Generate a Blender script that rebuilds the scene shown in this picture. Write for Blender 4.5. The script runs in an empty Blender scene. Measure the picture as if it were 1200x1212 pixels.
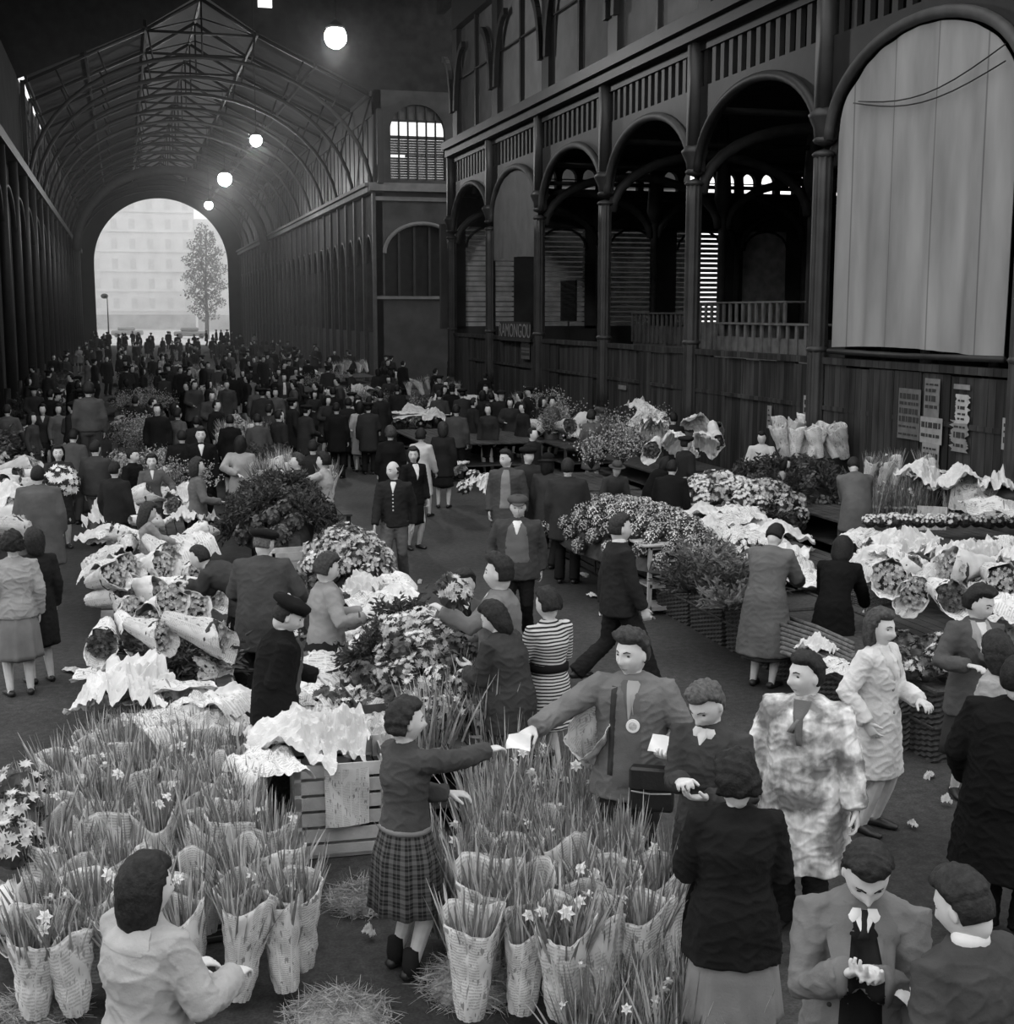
import bpy, math, random
import numpy as np
from mathutils import Vector, Matrix, Euler
from mathutils.bvhtree import BVHTree
R=math.radians
rng=random.Random(7)
S=bpy.context.scene; COL=S.collection
# ------------------------------------------------------------ camera
F=1607.0; CH=3.7; PITCH=R(8.42); YAW=R(15.65)
cd=bpy.data.cameras.new('camera'); cam=bpy.data.objects.new('camera',cd); COL.objects.link(cam)
cd.sensor_fit='HORIZONTAL'; cd.sensor_width=36; cd.lens=F/1200*36; cd.clip_end=1500
cam.location=(0,0,CH); cam.rotation_euler=(math.pi/2-PITCH,0,-YAW); S.camera=cam
_fw=Vector((math.sin(YAW)*math.cos(PITCH),math.cos(YAW)*math.cos(PITCH),-math.sin(PITCH)))
_rt=Vector((math.cos(YAW),-math.sin(YAW),0)); _up=_rt.cross(_fw)
def ray(x,y): return _fw*F+_rt*(x-600)-_up*(y-606)
def U(x,y,Z=0.0):
    """where the line of sight of a photo pixel meets height Z"""
    r=ray(x,y); t=(Z-CH)/r.z
    return Vector((r.x*t,r.y*t,Z))
def W(x,y,d):
    """point of a photo pixel at distance d along the camera axis"""
    r=ray(x,y)*(d/F); return Vector((r.x,r.y,CH+r.z))
def UX(x,y,X):
    r=ray(x,y); t=X/r.x; return Vector((X,r.y*t,CH+r.z*t))
def UY(x,y,Y):
    r=ray(x,y); t=Y/r.y; return Vector((r.x*t,Y,CH+r.z*t))
def dist(p): return (Vector(p)-Vector((0,0,CH))).dot(_fw)
# ------------------------------------------------------------ materials
MATS={}
def nd(nt,t,**k):
    n=nt.nodes.new(t)
    for a,b in k.items(): setattr(n,a,b)
    return n
def mat(name,g=.1,rough=.85,var=.2,scale=8,bump=.0,bscale=60,spec=.2,transl=0,metal=0,detail=3):
    """grey dielectric with noise variation of its own colour"""
    if name in MATS: return MATS[name]
    m=bpy.data.materials.new(name); m.use_nodes=True; nt=m.node_tree; b=nt.nodes['Principled BSDF']
    b.inputs['Roughness'].default_value=rough; b.inputs['Specular IOR Level'].default_value=spec; b.inputs['Metallic'].default_value=metal
    tc=nd(nt,'ShaderNodeTexCoord')
    if var>0:
        n=nd(nt,'ShaderNodeTexNoise'); n.inputs['Scale'].default_value=scale; n.inputs['Detail'].default_value=detail
        nt.links.new(tc.outputs['Object'],n.inputs['Vector'])
        mr=nd(nt,'ShaderNodeMapRange'); mr.inputs['From Min'].default_value=.3; mr.inputs['From Max'].default_value=.7
        mr.inputs['To Min'].default_value=g*(1-var); mr.inputs['To Max'].default_value=min(.95,g*(1+var))
        nt.links.new(n.outputs[0],mr.inputs[0])
        cc=nd(nt,'ShaderNodeCombineColor')
        for i in range(3): nt.links.new(mr.outputs[0],cc.inputs[i])
        nt.links.new(cc.outputs[0],b.inputs['Base Color'])
    else: b.inputs['Base Color'].default_value=(g,g,g,1)
    if bump>0:
        n2=nd(nt,'ShaderNodeTexNoise'); n2.inputs['Scale'].default_value=bscale; n2.inputs['Detail'].default_value=3
        nt.links.new(tc.outputs['Object'],n2.inputs['Vector'])
        bp=nd(nt,'ShaderNodeBump'); bp.inputs['Strength'].default_value=bump; bp.inputs['Distance'].default_value=.01
        nt.links.new(n2.outputs[0],bp.inputs['Height']); nt.links.new(bp.outputs[0],b.inputs['Normal'])
    if transl>0:
        tr=nd(nt,'ShaderNodeBsdfTranslucent'); tr.inputs['Color'].default_value=(g,g,g,1)
        mx=nd(nt,'ShaderNodeMixShader'); mx.inputs[0].default_value=transl
        nt.links.new(b.outputs[0],mx.inputs[1]); nt.links.new(tr.outputs[0],mx.inputs[2])
        nt.links.new(mx.outputs[0],nt.nodes['Material Output'].inputs[0])
    MATS[name]=m; return m
def fab(g,bump=.25):
    g=max(.006,round(g,3)); return mat('cloth %.3f'%g,g,.92,.18,5,bump,90,.1)
def tex_mat(name,build,rough=.9):
    """build(nt,texcoord)->socket with a grey value"""
    if name in MATS: return MATS[name]
    m=bpy.data.materials.new(name); m.use_nodes=True; nt=m.node_tree; b=nt.nodes['Principled BSDF']
    b.inputs['Roughness'].default_value=rough; b.inputs['Specular IOR Level'].default_value=.15
    tc=nd(nt,'ShaderNodeTexCoord'); s=build(nt,tc)
    cc=nd(nt,'ShaderNodeCombineColor')
    for i in range(3): nt.links.new(s,cc.inputs[i])
    nt.links.new(cc.outputs[0],b.inputs['Base Color']); MATS[name]=m; return m
def mth(nt,op,a,b=None,c=None):
    n=nd(nt,'ShaderNodeMath',operation=op)
    for i,v in enumerate((a,b,c)):
        if v is None: continue
        if isinstance(v,(int,float)): n.inputs[i].default_value=v
        else: nt.links.new(v,n.inputs[i])
    return n.outputs[0]
def noise(nt,vec,scale,detail=2,sc=None):
    n=nd(nt,'ShaderNodeTexNoise'); n.inputs['Scale'].default_value=scale; n.inputs['Detail'].default_value=detail
    if sc:
        mp=nd(nt,'ShaderNodeMapping'); mp.inputs['Scale'].default_value=sc; nt.links.new(vec,mp.inputs[0]); vec=mp.outputs[0]
    nt.links.new(vec,n.inputs['Vector']); return n.outputs[0]
def ramp(nt,v,a,b,lo,hi):
    mr=nd(nt,'ShaderNodeMapRange'); nt.links.new(v,mr.inputs[0])
    for i,x in enumerate((a,b,lo,hi)): mr.inputs[i+1].default_value=x
    return mr.outputs[0]
def newsprint(base,ink,name,lines=34):
    def bld(nt,tc):
        sp=nd(nt,'ShaderNodeSeparateXYZ'); nt.links.new(tc.outputs['UV'],sp.inputs[0]); u,v=sp.outputs[0],sp.outputs[1]
        row=mth(nt,'GREATER_THAN',mth(nt,'FRACT',mth(nt,'MULTIPLY',v,lines)),.5)
        col=mth(nt,'LESS_THAN',mth(nt,'FRACT',mth(nt,'MULTIPLY',u,5)),.88)
        word=mth(nt,'GREATER_THAN',noise(nt,tc.outputs['UV'],1,1,(90,lines,1)),.40)
        blk=mth(nt,'GREATER_THAN',noise(nt,tc.outputs['UV'],1,0,(4,3,1)),.40)
        t=mth(nt,'MULTIPLY',mth(nt,'MULTIPLY',row,col),mth(nt,'MULTIPLY',word,blk))
        head=mth(nt,'MULTIPLY',mth(nt,'GREATER_THAN',noise(nt,tc.outputs['UV'],1,0,(30,9,1)),.64),mth(nt,'LESS_THAN',noise(nt,tc.outputs['UV'],1,0,(3,5,1)),.47))
        t=mth(nt,'MAXIMUM',mth(nt,'MULTIPLY',t,.42),mth(nt,'MULTIPLY',head,.7))
        tone=ramp(nt,noise(nt,tc.outputs['Object'],4,3),.3,.7,base*.86,min(.9,base*1.08))
        return mth(nt,'SUBTRACT',tone,mth(nt,'MULTIPLY',t,base-ink))
    return tex_mat(name,bld)
# ------------------------------------------------------------ mesh builder
class MB:
    def __init__(s): s.v=[]; s.f=[]; s.m=[]; s.uv={}; s.cm=0
    def n(s): return len(s.v)
    def V(s,pts): k=len(s.v); s.v.extend([tuple(map(float,p)) for p in pts]); return k
    def face(s,idx,uv=None):
        if uv is not None: s.uv[len(s.f)]=uv
        s.f.append(tuple(idx)); s.m.append(s.cm)
    def box(s,a,b,rot=None,c=None):
        x0,y0,z0=a; x1,y1,z1=b
        p=[(x0,y0,z0),(x1,y0,z0),(x1,y1,z0),(x0,y1,z0),(x0,y0,z1),(x1,y0,z1),(x1,y1,z1),(x0,y1,z1)]
        if rot is not None: p=[tuple(rot@Vector(q)+Vector(c or (0,0,0))) for q in p]
        k=s.V(p)
        for f in ((0,3,2,1),(4,5,6,7),(0,1,5,4),(1,2,6,5),(2,3,7,6),(3,0,4,7)):
            s.face([k+i for i in f],[(p[i][0]+p[i][1],p[i][2]) for i in f] if f[0]!=0 or f[1]!=3 else [(p[i][0],p[i][1]) for i in f])
    def bar(s,p,q,w,t,up=(0,0,1)):
        p=Vector(p);q=Vector(q);d=q-p;L=d.length
        if L<1e-6: return
        z=d/L; x=Vector(up).cross(z)
        if x.length<1e-4: x=Vector((1,0,0)).cross(z)
        x.normalize(); y=z.cross(x); M=Matrix((x,y,z)).transposed()
        s.box((-w/2,-t/2,0),(w/2,t/2,L),M,p)
    def tube(s,pts,rad,seg=12,ref=(1,0,0),cap=True,fold=None,dome=.35):
        P=np.array([tuple(p) for p in pts],float); n=len(P); r=np.array([(q,q) if np.isscalar(q) else q for q in rad],float)
        T=np.gradient(P,axis=0); T/= np.linalg.norm(T,axis=1)[:,None]+1e-9
        a0=np.array(ref,float); th=np.linspace(0,2*math.pi,seg,endpoint=False); ks=[]
        for i in range(n):
            t=T[i]; a=a0-t*(a0@t)
            if np.linalg.norm(a)<1e-3: a=np.cross(t,(0,1,.3))
            a/=np.linalg.norm(a); b=np.cross(t,a); a0=a
            k=np.ones(seg) if fold is None else fold(i/(n-1),th)
            ring=P[i]+np.outer(np.cos(th)*r[i,0]*k,a)+np.outer(np.sin(th)*r[i,1]*k,b)
            ks.append(s.V(ring))
        for i in range(n-1):
            for j in range(seg):
                j2=(j+1)%seg; q=(ks[i]+j,ks[i]+j2,ks[i+1]+j2,ks[i+1]+j)
                s.face(q,[(j/seg,i/(n-1)),((j+1)/seg,i/(n-1)),((j+1)/seg,(i+1)/(n-1)),(j/seg,(i+1)/(n-1))])
        if cap:
            for e,i in ((-1,0),(1,n-1)):
                c=s.V([P[i]+T[i]*e*min(r[i])*dome])
                for j in range(seg):
                    j2=(j+1)%seg
                    s.face((ks[i]+j2,ks[i]+j,c) if e<0 else (ks[i]+j,ks[i]+j2,c))
        return ks
    def ell(s,c,r,M=None,seg=16,rings=10,fn=None):
        c=np.array(tuple(c),float); k=s.n(); pts=[(0,0,1.)]
        for i in range(1,rings):
            a=math.pi*i/rings
            for j in range(seg):
                b=2*math.pi*j/seg; pts.append((math.sin(a)*math.cos(b),math.sin(a)*math.sin(b),math.cos(a)))
        pts.append((0,0,-1.)); p=np.array(pts)
        p=fn(p) if fn else p*np.array(r)
        if M is not None: p=p@np.array(M).T
        s.V(p+c); e=k+len(pts)-1
        for j in range(seg):
            j2=(j+1)%seg; s.face((k,k+1+j,k+1+j2)); b=k+1+(rings-2)*seg; s.face((b+j2,b+j,e))
            for i in range(rings-2):
                q=k+1+i*seg; s.face((q+j,q+seg+j,q+seg+j2,q+j2))
    def mesh(s,name,mats,smooth=False):
        me=bpy.data.meshes.new(name); me.from_pydata(s.v,[],s.f)
        for m in (mats if isinstance(mats,(list,tuple)) else [mats]): me.materials.append(m)
        if s.uv:
            ul=me.uv_layers.new(name='UVMap'); arr=np.zeros((len(me.loops),2),np.float32)
            for p in me.polygons:
                u=s.uv.get(p.index)
                if u:
                    for a,b in enumerate(p.loop_indices): arr[b]=u[a]
            ul.data.foreach_set('uv',arr.ravel())
        if any(s.m): me.polygons.foreach_set('material_index',s.m)
        me.polygons.foreach_set('use_smooth',[smooth]*len(me.polygons)); me.update(); return me
def ob(name,me,parent=None,loc=None,rot=None,scale=None):
    o=bpy.data.objects.new(name,me); COL.objects.link(o)
    if parent is not None: o.parent=parent
    if loc is not None: o.location=loc
    if rot is not None: o.rotation_euler=rot
    if scale is not None: o.scale=scale if not np.isscalar(scale) else (scale,)*3
    return o
def tag(o,label,cat,group=None,kind=None):
    o['label']=label; o['category']=cat
    if group: o['group']=group
    if kind: o['kind']=kind
    return o
def struct(name,mb,m,smooth=False,label=None):
    o=ob(name,mb.mesh(name,m,smooth)); o['kind']='structure'
    if label: o['label']=label; o['category']='building part'
    return o
def remesh(mb,vox,mats,name,disp=None):
    me=mb.mesh(name,mats,True); o=bpy.data.objects.new('t',me); COL.objects.link(o)
    md=o.modifiers.new('r','REMESH'); md.mode='VOXEL'; md.voxel_size=vox; md.use_smooth_shade=True
    sm=o.modifiers.new('s','SMOOTH'); sm.factor=.5; sm.iterations=2
    dg=bpy.context.evaluated_depsgraph_get(); out=bpy.data.meshes.new_from_object(o.evaluated_get(dg))
    bpy.data.objects.remove(o); bpy.data.meshes.remove(me); out.name=name
    if not out.materials: out.materials.append(mats)
    n=len(out.vertices); co=np.empty(n*3,np.float32); out.vertices.foreach_get('co',co); co=co.reshape(-1,3)
    if disp is not None:
        nr=np.empty(n*3,np.float32); out.vertex_normals.foreach_get('vector',nr); nr=nr.reshape(-1,3)
        co=co+nr*disp(co)[:,None]; out.vertices.foreach_set('co',co.ravel().astype(np.float32)); out.update()
    out.polygons.foreach_set('use_smooth',[True]*len(out.polygons)); return out
def ns(p,f=1.0,s=0.0):
    """cheap smooth pseudo noise, -1..1"""
    x,y,z=p[:,0]*f+s,p[:,1]*f+s*1.7,p[:,2]*f-s
    return (np.sin(x*1.7+1.3*np.sin(y*1.1+z*.7))+np.sin(y*2.1+1.1*np.sin(z*1.3+x*.9))+np.sin(z*1.9+1.2*np.sin(x*1.2-y*.8)))/3
# ------------------------------------------------------------ people
SKIN=mat('skin',.56,.55,.08,20,.05,200,.35); EYE=mat('dark eye',.02,.3,0); BROW=mat('brow',.05,.8,0); LIP=mat('lip',.22,.5,0)
SOLE=mat('shoe leather',.018,.45,.2,20,0,60,.5)
def hairmat(g): return mat('hair %.3f'%g,g*.8,.6,.5,45,.5,70,.25)
def ik(a,t,l1,l2,hint):
    a=Vector(a);t=Vector(t);d=t-a;L=max(.05,min(d.length,(l1+l2)*.995)); u=d.normalized(); t=a+u*L
    c=max(-1,min(1,(l1*l1+L*L-l2*l2)/(2*l1*L))); h=Vector(hint)-u*Vector(hint).dot(u)
    if h.length<1e-3: h=Vector((0,0,-1))
    h.normalize(); return a+u*(l1*c)+h*(l1*math.sqrt(max(0,1-c*c))),t
def head_fn(k=1.0,male=True,jaw=1.0):
    def fn(p):
        x,y,z=p[:,0].copy(),p[:,1].copy(),p[:,2].copy(); low=np.clip(-z,0,1)
        X=.077*x*(1-.24*low**1.4/jaw); Y=.096*y*(1-.10*low*(y<0)); Z=.118*z
        fr=np.clip(y,0,1)
        Y=np.where(y>0,Y*(1-.12*np.clip(z,0,1)**2),Y)
        Y-=.045*np.clip(-z-.35,0,1)*(y<0)               # nape
        f=fr>.2
        g=lambda cx,cz,sx,sz: np.exp(-((X-cx)/sx)**2-((Z-cz)/sz)**2)
        add=.030*np.exp(-(X/.012)**2)*np.exp(-((Z+.030)/.020)**2)+.012*np.exp(-(X/.010)**2)*np.exp(-((Z-.004)/.026)**2)
        add+=-.015*(g(.031,.008,.017,.013)+g(-.031,.008,.017,.013))
        add+=.006*(g(.028,.030,.024,.009)+g(-.028,.030,.024,.009))
        add+=.006*(g(.040,-.028,.02,.018)+g(-.040,-.028,.02,.018))
        add+=.008*g(0,-.062,.022,.006)+.008*g(0,-.074,.018,.006)-.005*g(0,-.068,.022,.003)-.006*g(0,-.085,.02,.006)
        add+=.014*g(0,-.103,.026,.014)
        Y=np.where(f,Y+add,Y)
        return np.stack([X,Y,Z],1)*k
    return fn
def add_head(mb,c,M,k,lod,male):
    s=(40,30) if lod==0 else ((26,18) if lod==1 else (14,10))
    mb.ell(c,None,M,s[0],s[1],head_fn(k,male))
    if lod<2:
        for e in (-1,1):
            mb.ell(Vector(c)+M@Vector((e*.078*k,-.008*k,-.008*k)),(.009*k,.017*k,.030*k),M,8,8)
def hair_mesh(style,k,lod,seed=0):
    mb=MB(); sg,rg=((44,32) if lod==0 else ((28,20) if lod==1 else (14,10)))
    hf=head_fn(1)
    def fn(p):
        x,y,z=p[:,0],p[:,1],p[:,2]; b=hf(p); nrm=p/np.array((.077,.096,.118)); nrm/=np.linalg.norm(nrm,axis=1)[:,None]
        if style=='bald': line=-.15+.0*y; t=.010; face=(z>.42)|(y>.05)
        else: face=None; t=.016
        # hairline: forehead height on the front, behind the ears on the sides, nape at the back
        hl=np.where(y>.25,.62,np.where(y>-.15,.05+(y+.15)*1.3,-.42))
        if style in('bob','wavy','long','bun'): hl=np.where(y>.3,.60,np.where(y>0,-.1+(y)*2.1,-1.2))
        inside=np.clip((z-hl)/.12,-1,1)
        if face is not None: inside=np.where(face,-1,np.clip((z+.4)/.12,-1,1))
        th={'short':.014,'side':.020,'pomp':.026,'curly':.032,'bob':.030,'wavy':.034,'long':.030,'bun':.020,'bald':.008}[style]
        T=np.where(inside>0,th*np.minimum(1,inside*1.6+.25),-.014)
        wv=np.sin(x*9+3*np.sin(z*5+seed)+seed)*np.sin(y*8+z*6+seed*2)
        T=T+np.where(inside>0,wv*{'curly':.011,'wavy':.009,'bob':.005,'pomp':.006}.get(style,.003),0)
        if style in('pomp','side'):
            T=T+np.where((inside>0)&(z>.45),.020*np.exp(-((y-.42)/.35)**2)*(1.2 if style=='pomp' else .5),0)+np.where((inside>0)&(z>.3),.004*np.sin(y*26+x*6),0)
            T=np.where((z<.35)&(inside>0),T*.6,T)
        q=b+nrm*T[:,None]
        if style in('bob','wavy','long','curly'):
            lo=np.clip(-z,0,1)*(inside>0)
            q[:,0]*=1+lo*.22; q[:,1]-=.012*lo; q[:,2]-=lo*{'bob':.030,'wavy':.035,'long':.085,'curly':.01}[style]
        return q*k
    mb.ell((0,0,0),None,None,sg,rg,fn)
    if style=='bun': mb.ell((0,-.10*k,.02*k),(.045*k,.04*k,.045*k),None,12,8)
    return mb
def hand(mb,w,dr,nrm,k,curl=35,side=1,lod=0,spread=6):
    """hand at wrist w pointing along dr, palm facing nrm; thumb on side*(dr x nrm)"""
    d=Vector(dr).normalized(); n=Vector(nrm); n=(n-d*n.dot(d)).normalized(); s=d.cross(n)*side
    w=Vector(w); seg=10 if lod==0 else 6
    mb.tube([w-d*.03*k,w,w+d*.035*k,w+d*.075*k,w+d*.095*k],[(.026*k,.020*k),(.027*k,.019*k),(.038*k,.017*k),(.042*k,.015*k),(.036*k,.012*k)],seg,ref=s)
    for i,(o,L) in enumerate(((.031,.072),(.0105,.082),(-.010,.076),(-.030,.058))):
        a=R(spread*(1.5-i)); fd=(d*math.cos(a)+s*math.sin(a)).normalized(); p=w+d*.082*k+s*o*k; pts=[p-fd*.02*k,p]; c=R(curl*(.75+.18*i)*.6); dd=fd
        for seglen in (.45,.32,.23):
            dd=(fd*math.cos(c)+n*math.sin(c)); p=p+dd*L*k*seglen*1.0; pts.append(p); c+=R(curl*(.9+.1*i))
        mb.tube(pts,[.0100*k,.0098*k,.0092*k,.0086*k,.0072*k],8 if lod==0 else 5,ref=s)
    c=(d*.62+s*.72+n*.25).normalized(); p0=w+d*.018*k+s*.022*k; p1=p0+c*.042*k; c2=(d*.85+s*.3+n*.45).normalized(); p2=p1+c2*.032*k; p3=p2+(c2+n*.2).normalized()*.024*k
    mb.tube([p0-c*.015*k,p0,p1,p2,p3],[.014*k,.0145*k,.0125*k,.0105*k,.0085*k],8 if lod==0 else 5,ref=n)
class Person: pass
def person(px=None,py=None,h=1.7,face=180,label='',ground=None,dz=0.0,male=True,build=1.0,lean=0,head=(0,0),hs=1.04,
           hair='short',hg=.02,hat=None,hatg=.02,top='jacket',tg=.1,ease=1.0,hem=None,bottom='trousers',bg=.06,skirt_z=.42,
           R_hand=None,L_hand=None,Rc=35,Lc=35,Rn=None,Ln=None,Re=None,Le=None,stride=0.0,feet=None,pelvis=0.0,lod=None,legs=True,
           front=None,topmat=None,botmat=None,group=None,at=None,noface=False,shoes=True,flare=1.0,sleeve=1.0,apron=None,collar=None,name='person'):
    k=h/1.72
    if at is not None: loc=Vector(at)
    elif ground is not None: loc=U(ground[0],ground[1],dz)
    else:
        q=U(px,py,h*math.cos(R(lean*.55))+dz+pelvis); loc=Vector((q.x,q.y,dz))
    d=dist(loc+Vector((0,0,1.2)))
    if lod is None: lod=0 if d<10.2 else (1 if d<17.5 else 2)
    va=math.atan2(loc.x,loc.y); rz=-(va+R(face))
    M3=Matrix.Rotation(rz,3,'Z'); inv=M3.inverted()
    tr=lambda t: (inv@(W(t[0],t[1],d+t[2])-loc)) if isinstance(t,tuple) and len(t)==4 and t[3]=='px' else Vector(t)
    # spine table
    hip=.52*h; tab=[]; p=Vector((0,0,hip+pelvis)); z=hip
    while z<h*1.02:
        a=R(lean)*min(1,max(0,(z-hip)/(.16*h)))**1; a=R(lean)*(lambda t:t*t*(3-2*t))(min(1,max(0,(z-hip+.05)/(.2*h))))
        tab.append((z,p.copy(),a)); p=p+Vector((0,math.sin(a),math.cos(a)))*.02; z+=.02
    def sp(z):
        if z<hip: return Vector((0,0,z+pelvis)),0.0
        i=min(len(tab)-1,int((z-hip)/.02)); zz,q,a=tab[i]; return q+Vector((0,math.sin(a),math.cos(a)))*(z-zz),a
    ax=Vector((1,0,0)); bw=build*(1 if male else .92)
    sw=.158*k*(1.06 if male else .94)*build**.5
    sh={}; el={}; wr={}; l1,l2=.172*h,.155*h
    q,a=sp(.797*h); up=Vector((0,math.sin(a),math.cos(a))); fwd=Vector((0,math.cos(a),-math.sin(a)))
    for s,t,e in ((1,R_hand,Re),(-1,L_hand,Le)):
        sh[s]=q+ax*s*sw
        if t is None: t=sh[s]+Vector((s*.07,.06+ .0*s,-(l1+l2)*.96))+ (Vector((0,s*stride*.45,0)))
        el[s],wr[s]=ik(sh[s],tr(t),l1,l2,e or (s*.55,-.7,-.5))
    nb,na=sp(.845*h); hp=R(head[1])+a*.45
    HM=Matrix.Rotation(-R(head[0]),3,'Z')@Matrix.Rotation(-hp,3,'X'); hc=nb+up*.028*h+HM@Vector((0,.014,.062))*k*1.0+Vector((0,0,.012))*k
    kh=k*hs
    # legs
    hj={s:Vector((s*.085*k,0,hip*.98+pelvis)) for s in(1,-1)}; lk=.245*h; ls=.245*h; kn={}; an={}
    for s in(1,-1):
        if feet: f=Vector(feet[0 if s==1 else 1])
        else: f=Vector((s*.10*k,s*stride*.5,0))
        lift=.07*k+(max(0,-s*stride)*.16)
        kn[s],an[s]=ik(hj[s],f+Vector((0,-.02,lift)),lk,ls,(s*.08,1,0))
    # ---- body
    b=MB(); sg=14 if lod==0 else 8; c=[.78,.72][0]
    zs=[.47,.52,.58,.64,.71,.77,.805,.83]; rx=[.12,.165,.145,.135,.155,.165,.15,.09]; ry=[.10,.115,.10,.095,.11,.105,.085,.06]
    b.tube([sp(z*h)[0] for z in zs],[(x*k*bw*c,y*k*bw*c) for x,y in zip(rx,ry)],sg)
    b.tube([nb-up*.04*k,nb,hc-HM@Vector((0,.02,.05))*k],[.058*k,.052*k,.050*k],12 if lod==0 else 7)
    add_head(b,hc,HM,kh,lod,male)
    for s in(1,-1):
        b.tube([sh[s]-ax*s*.04,sh[s],(sh[s]+el[s])/2,el[s],(el[s]*.6+wr[s]*.4),wr[s]],[.04*k,.046*k,.042*k,.036*k,.035*k,.025*k],8)
        dr=wr[s]-el[s]; pn=(Rn if s==1 else Ln) or ((-s,.15,0) if dr.normalized().z<-.5 else (0,0,-1) )
        hn=tr(pn) if isinstance(pn,tuple) and len(pn)==4 else Vector(pn)
        dd=dr.normalized()
        hand(b,wr[s],dd,hn,k*1.05,Rc if s==1 else Lc, s if True else 1,lod)
        if legs:
            b.tube([hj[s],(hj[s]+kn[s])/2,kn[s],kn[s]*.65+an[s]*.35,an[s]],[.085*k*.85,.07*k,.054*k,.056*k*(1 if not male else .9),.036*k],10)
            fd=Vector((s*.15,1,0)).normalized(); b.tube([an[s]-Vector((0,.03,.02)),an[s]+Vector((0,0,-.03)),an[s]+fd*.10*k+Vector((0,0,-.048*k))],[.034*k,.036*k,.030*k],8)
    vox=(.0056,.0115,.020,.03)[lod]; root=bpy.data.objects.new(name,None); COL.objects.link(root); root.location=loc; root.rotation_euler=(0,0,rz)
    tag(root,label,'person',group)
    body=ob('body',remesh(b,vox,SKIN,'body'),root)
    P=Person(); P.root=root; P.wr=wr; P.el=el; P.M=M3; P.loc=loc; P.hc=hc; P.sp=sp; P.k=k; P.h=h; P.d=d; P.lod=lod; P.HM=HM; P.kh=kh
    P.tow=lambda v: loc+M3@Vector(v); P.inv=inv; P.tr=tr; P.rz=rz
    # facing test for the face details
    if lod<=1 and not noface:
        bt=BVHTree.FromPolygons([v.co for v in body.data.vertices],[tuple(f.vertices) for f in body.data.polygons])
        def onf(x,z):
            o_=hc+HM@Vector((x*kh,.25,z*kh)); r=bt.ray_cast(o_,HM@Vector((0,-1,0)),.4); return r[0] or (hc+HM@Vector((x*kh,.09*kh,z*kh)))
        for e in(-1,1):
            m=MB(); m.ell(onf(e*.031,.008)-HM@Vector((0,.002,0)),(.0135*kh,.005*kh,.0052*kh),HM,10,6); ob('eye',m.mesh('eye',EYE,True),root)
            m=MB(); m.tube([onf(e*.014,.027),onf(e*.030,.033),onf(e*.047,.027)],[.0032*kh,.0042*kh,.0025*kh],5); ob('eyebrow',m.mesh('eyebrow',hairmat(max(.02,hg)),True),root)
        m=MB(); m.tube([onf(-.022,-.068),onf(0,-.067),onf(.022,-.068)],[.0022*kh,.0046*kh,.0022*kh],6,ref=(0,0,1)); ob('lips',m.mesh('lips',LIP,True),root)
    # ---- hair and hat
    if hair:
        hm=hair_mesh(hair,kh*1.02,lod,rng.random()*6); me=hm.mesh('hair',hairmat(hg),True); o=ob('hair',me,root); o.matrix_local=Matrix.Translation(hc)@HM.to_4x4()
    if hat:
        m=MB()
        if hat=='beret':
            m.ell((0,-.015,.085),(.135,.14,.045),None,20,10,lambda p:np.stack([p[:,0]*.132,p[:,1]*.138,p[:,2]*.048+.012*ns(p,3)],1)); m.tube([(0,0,.04),(0,0,.075)],[(.092,.108),(.09,.105)],18,cap=False)
        elif hat=='cap':
            m.ell((0,-.02,.075),(.112,.13,.055),None,20,10); m.ell((0,.095,.055),(.07,.065,.010),Matrix.Rotation(R(-12),3,'X'),16,6)
        elif hat=='brim':
            m.ell((0,0,.055),(.15,.17,.012),None,20,6); m.ell((0,0,.10),(.09,.11,.07),None,18,8)
        elif hat=='scarf':
            m.ell((0,-.02,.01),(.098,.118,.145),None,18,12)
        me=m.mesh(hat,fab(hatg),True)
        o=ob({'beret':'beret','cap':'flat_cap','brim':'hat','scarf':'headscarf'}[hat],me,root); o.matrix_local=Matrix.Translation(hc)@HM.to_4x4()@Matrix.Scale(kh,4)
    gv=(.009,.014,.021,.03)[lod]
    def wr_disp(amp,f=1.0):
        sd=rng.random()*9
        def fn(co):
            a=ns(co*np.array((1,1,.35)),20*f,sd); b=ns(co*np.array((1.1,.9,1.7))+.03*a[:,None],24*f,sd*2); c=ns(co*np.array((.8,.8,1.2)),42*f,sd*3)
            return amp*(.55*a+.9*((1-np.abs(b))**4-.25)+.35*((1-np.abs(c))**4-.25)-.2)
        return fn
    # ---- trousers / legs
    if bottom=='trousers' and legs:
        m=MB()
        m.tube([sp(.46*h)[0],sp(.50*h)[0],sp(.55*h)[0],sp(.60*h)[0]],[(.14*k*bw,.12*k*bw),(.168*k*bw,.132*k*bw),(.16*k*bw,.125*k*bw),(.15*k*bw,.115*k*bw)],16)
        for s in(1,-1):
            A=an[s]+(kn[s]-an[s]).normalized()*(.0)+Vector((0,0,-.015*k))
            m.tube([hj[s]+Vector((0,0,.02)),(hj[s]+kn[s])/2,kn[s],(kn[s]*.55+A*.45),A],[(.105*k*bw,.115*k*bw),(.092*k,.1*k),(.076*k,.08*k),(.074*k,.082*k),(.076*k,.092*k)],14)
        ob('trousers',remesh(m,gv,botmat or fab(bg),'trousers',wr_disp(.009 if lod<2 else .005)),root)
    elif bottom=='skirt':
        hemz=hem if hem is not None else {'coat':.24,'smock':.27,'jacket':.44}.get(top,.6)*h
        z0,z1=(min(.61*h,hemz+.12*h))+pelvis,skirt_z+pelvis*.3; n=16 if lod==0 else 8; sg2=72 if lod==0 else 28; pts=[];rad=[]
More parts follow.
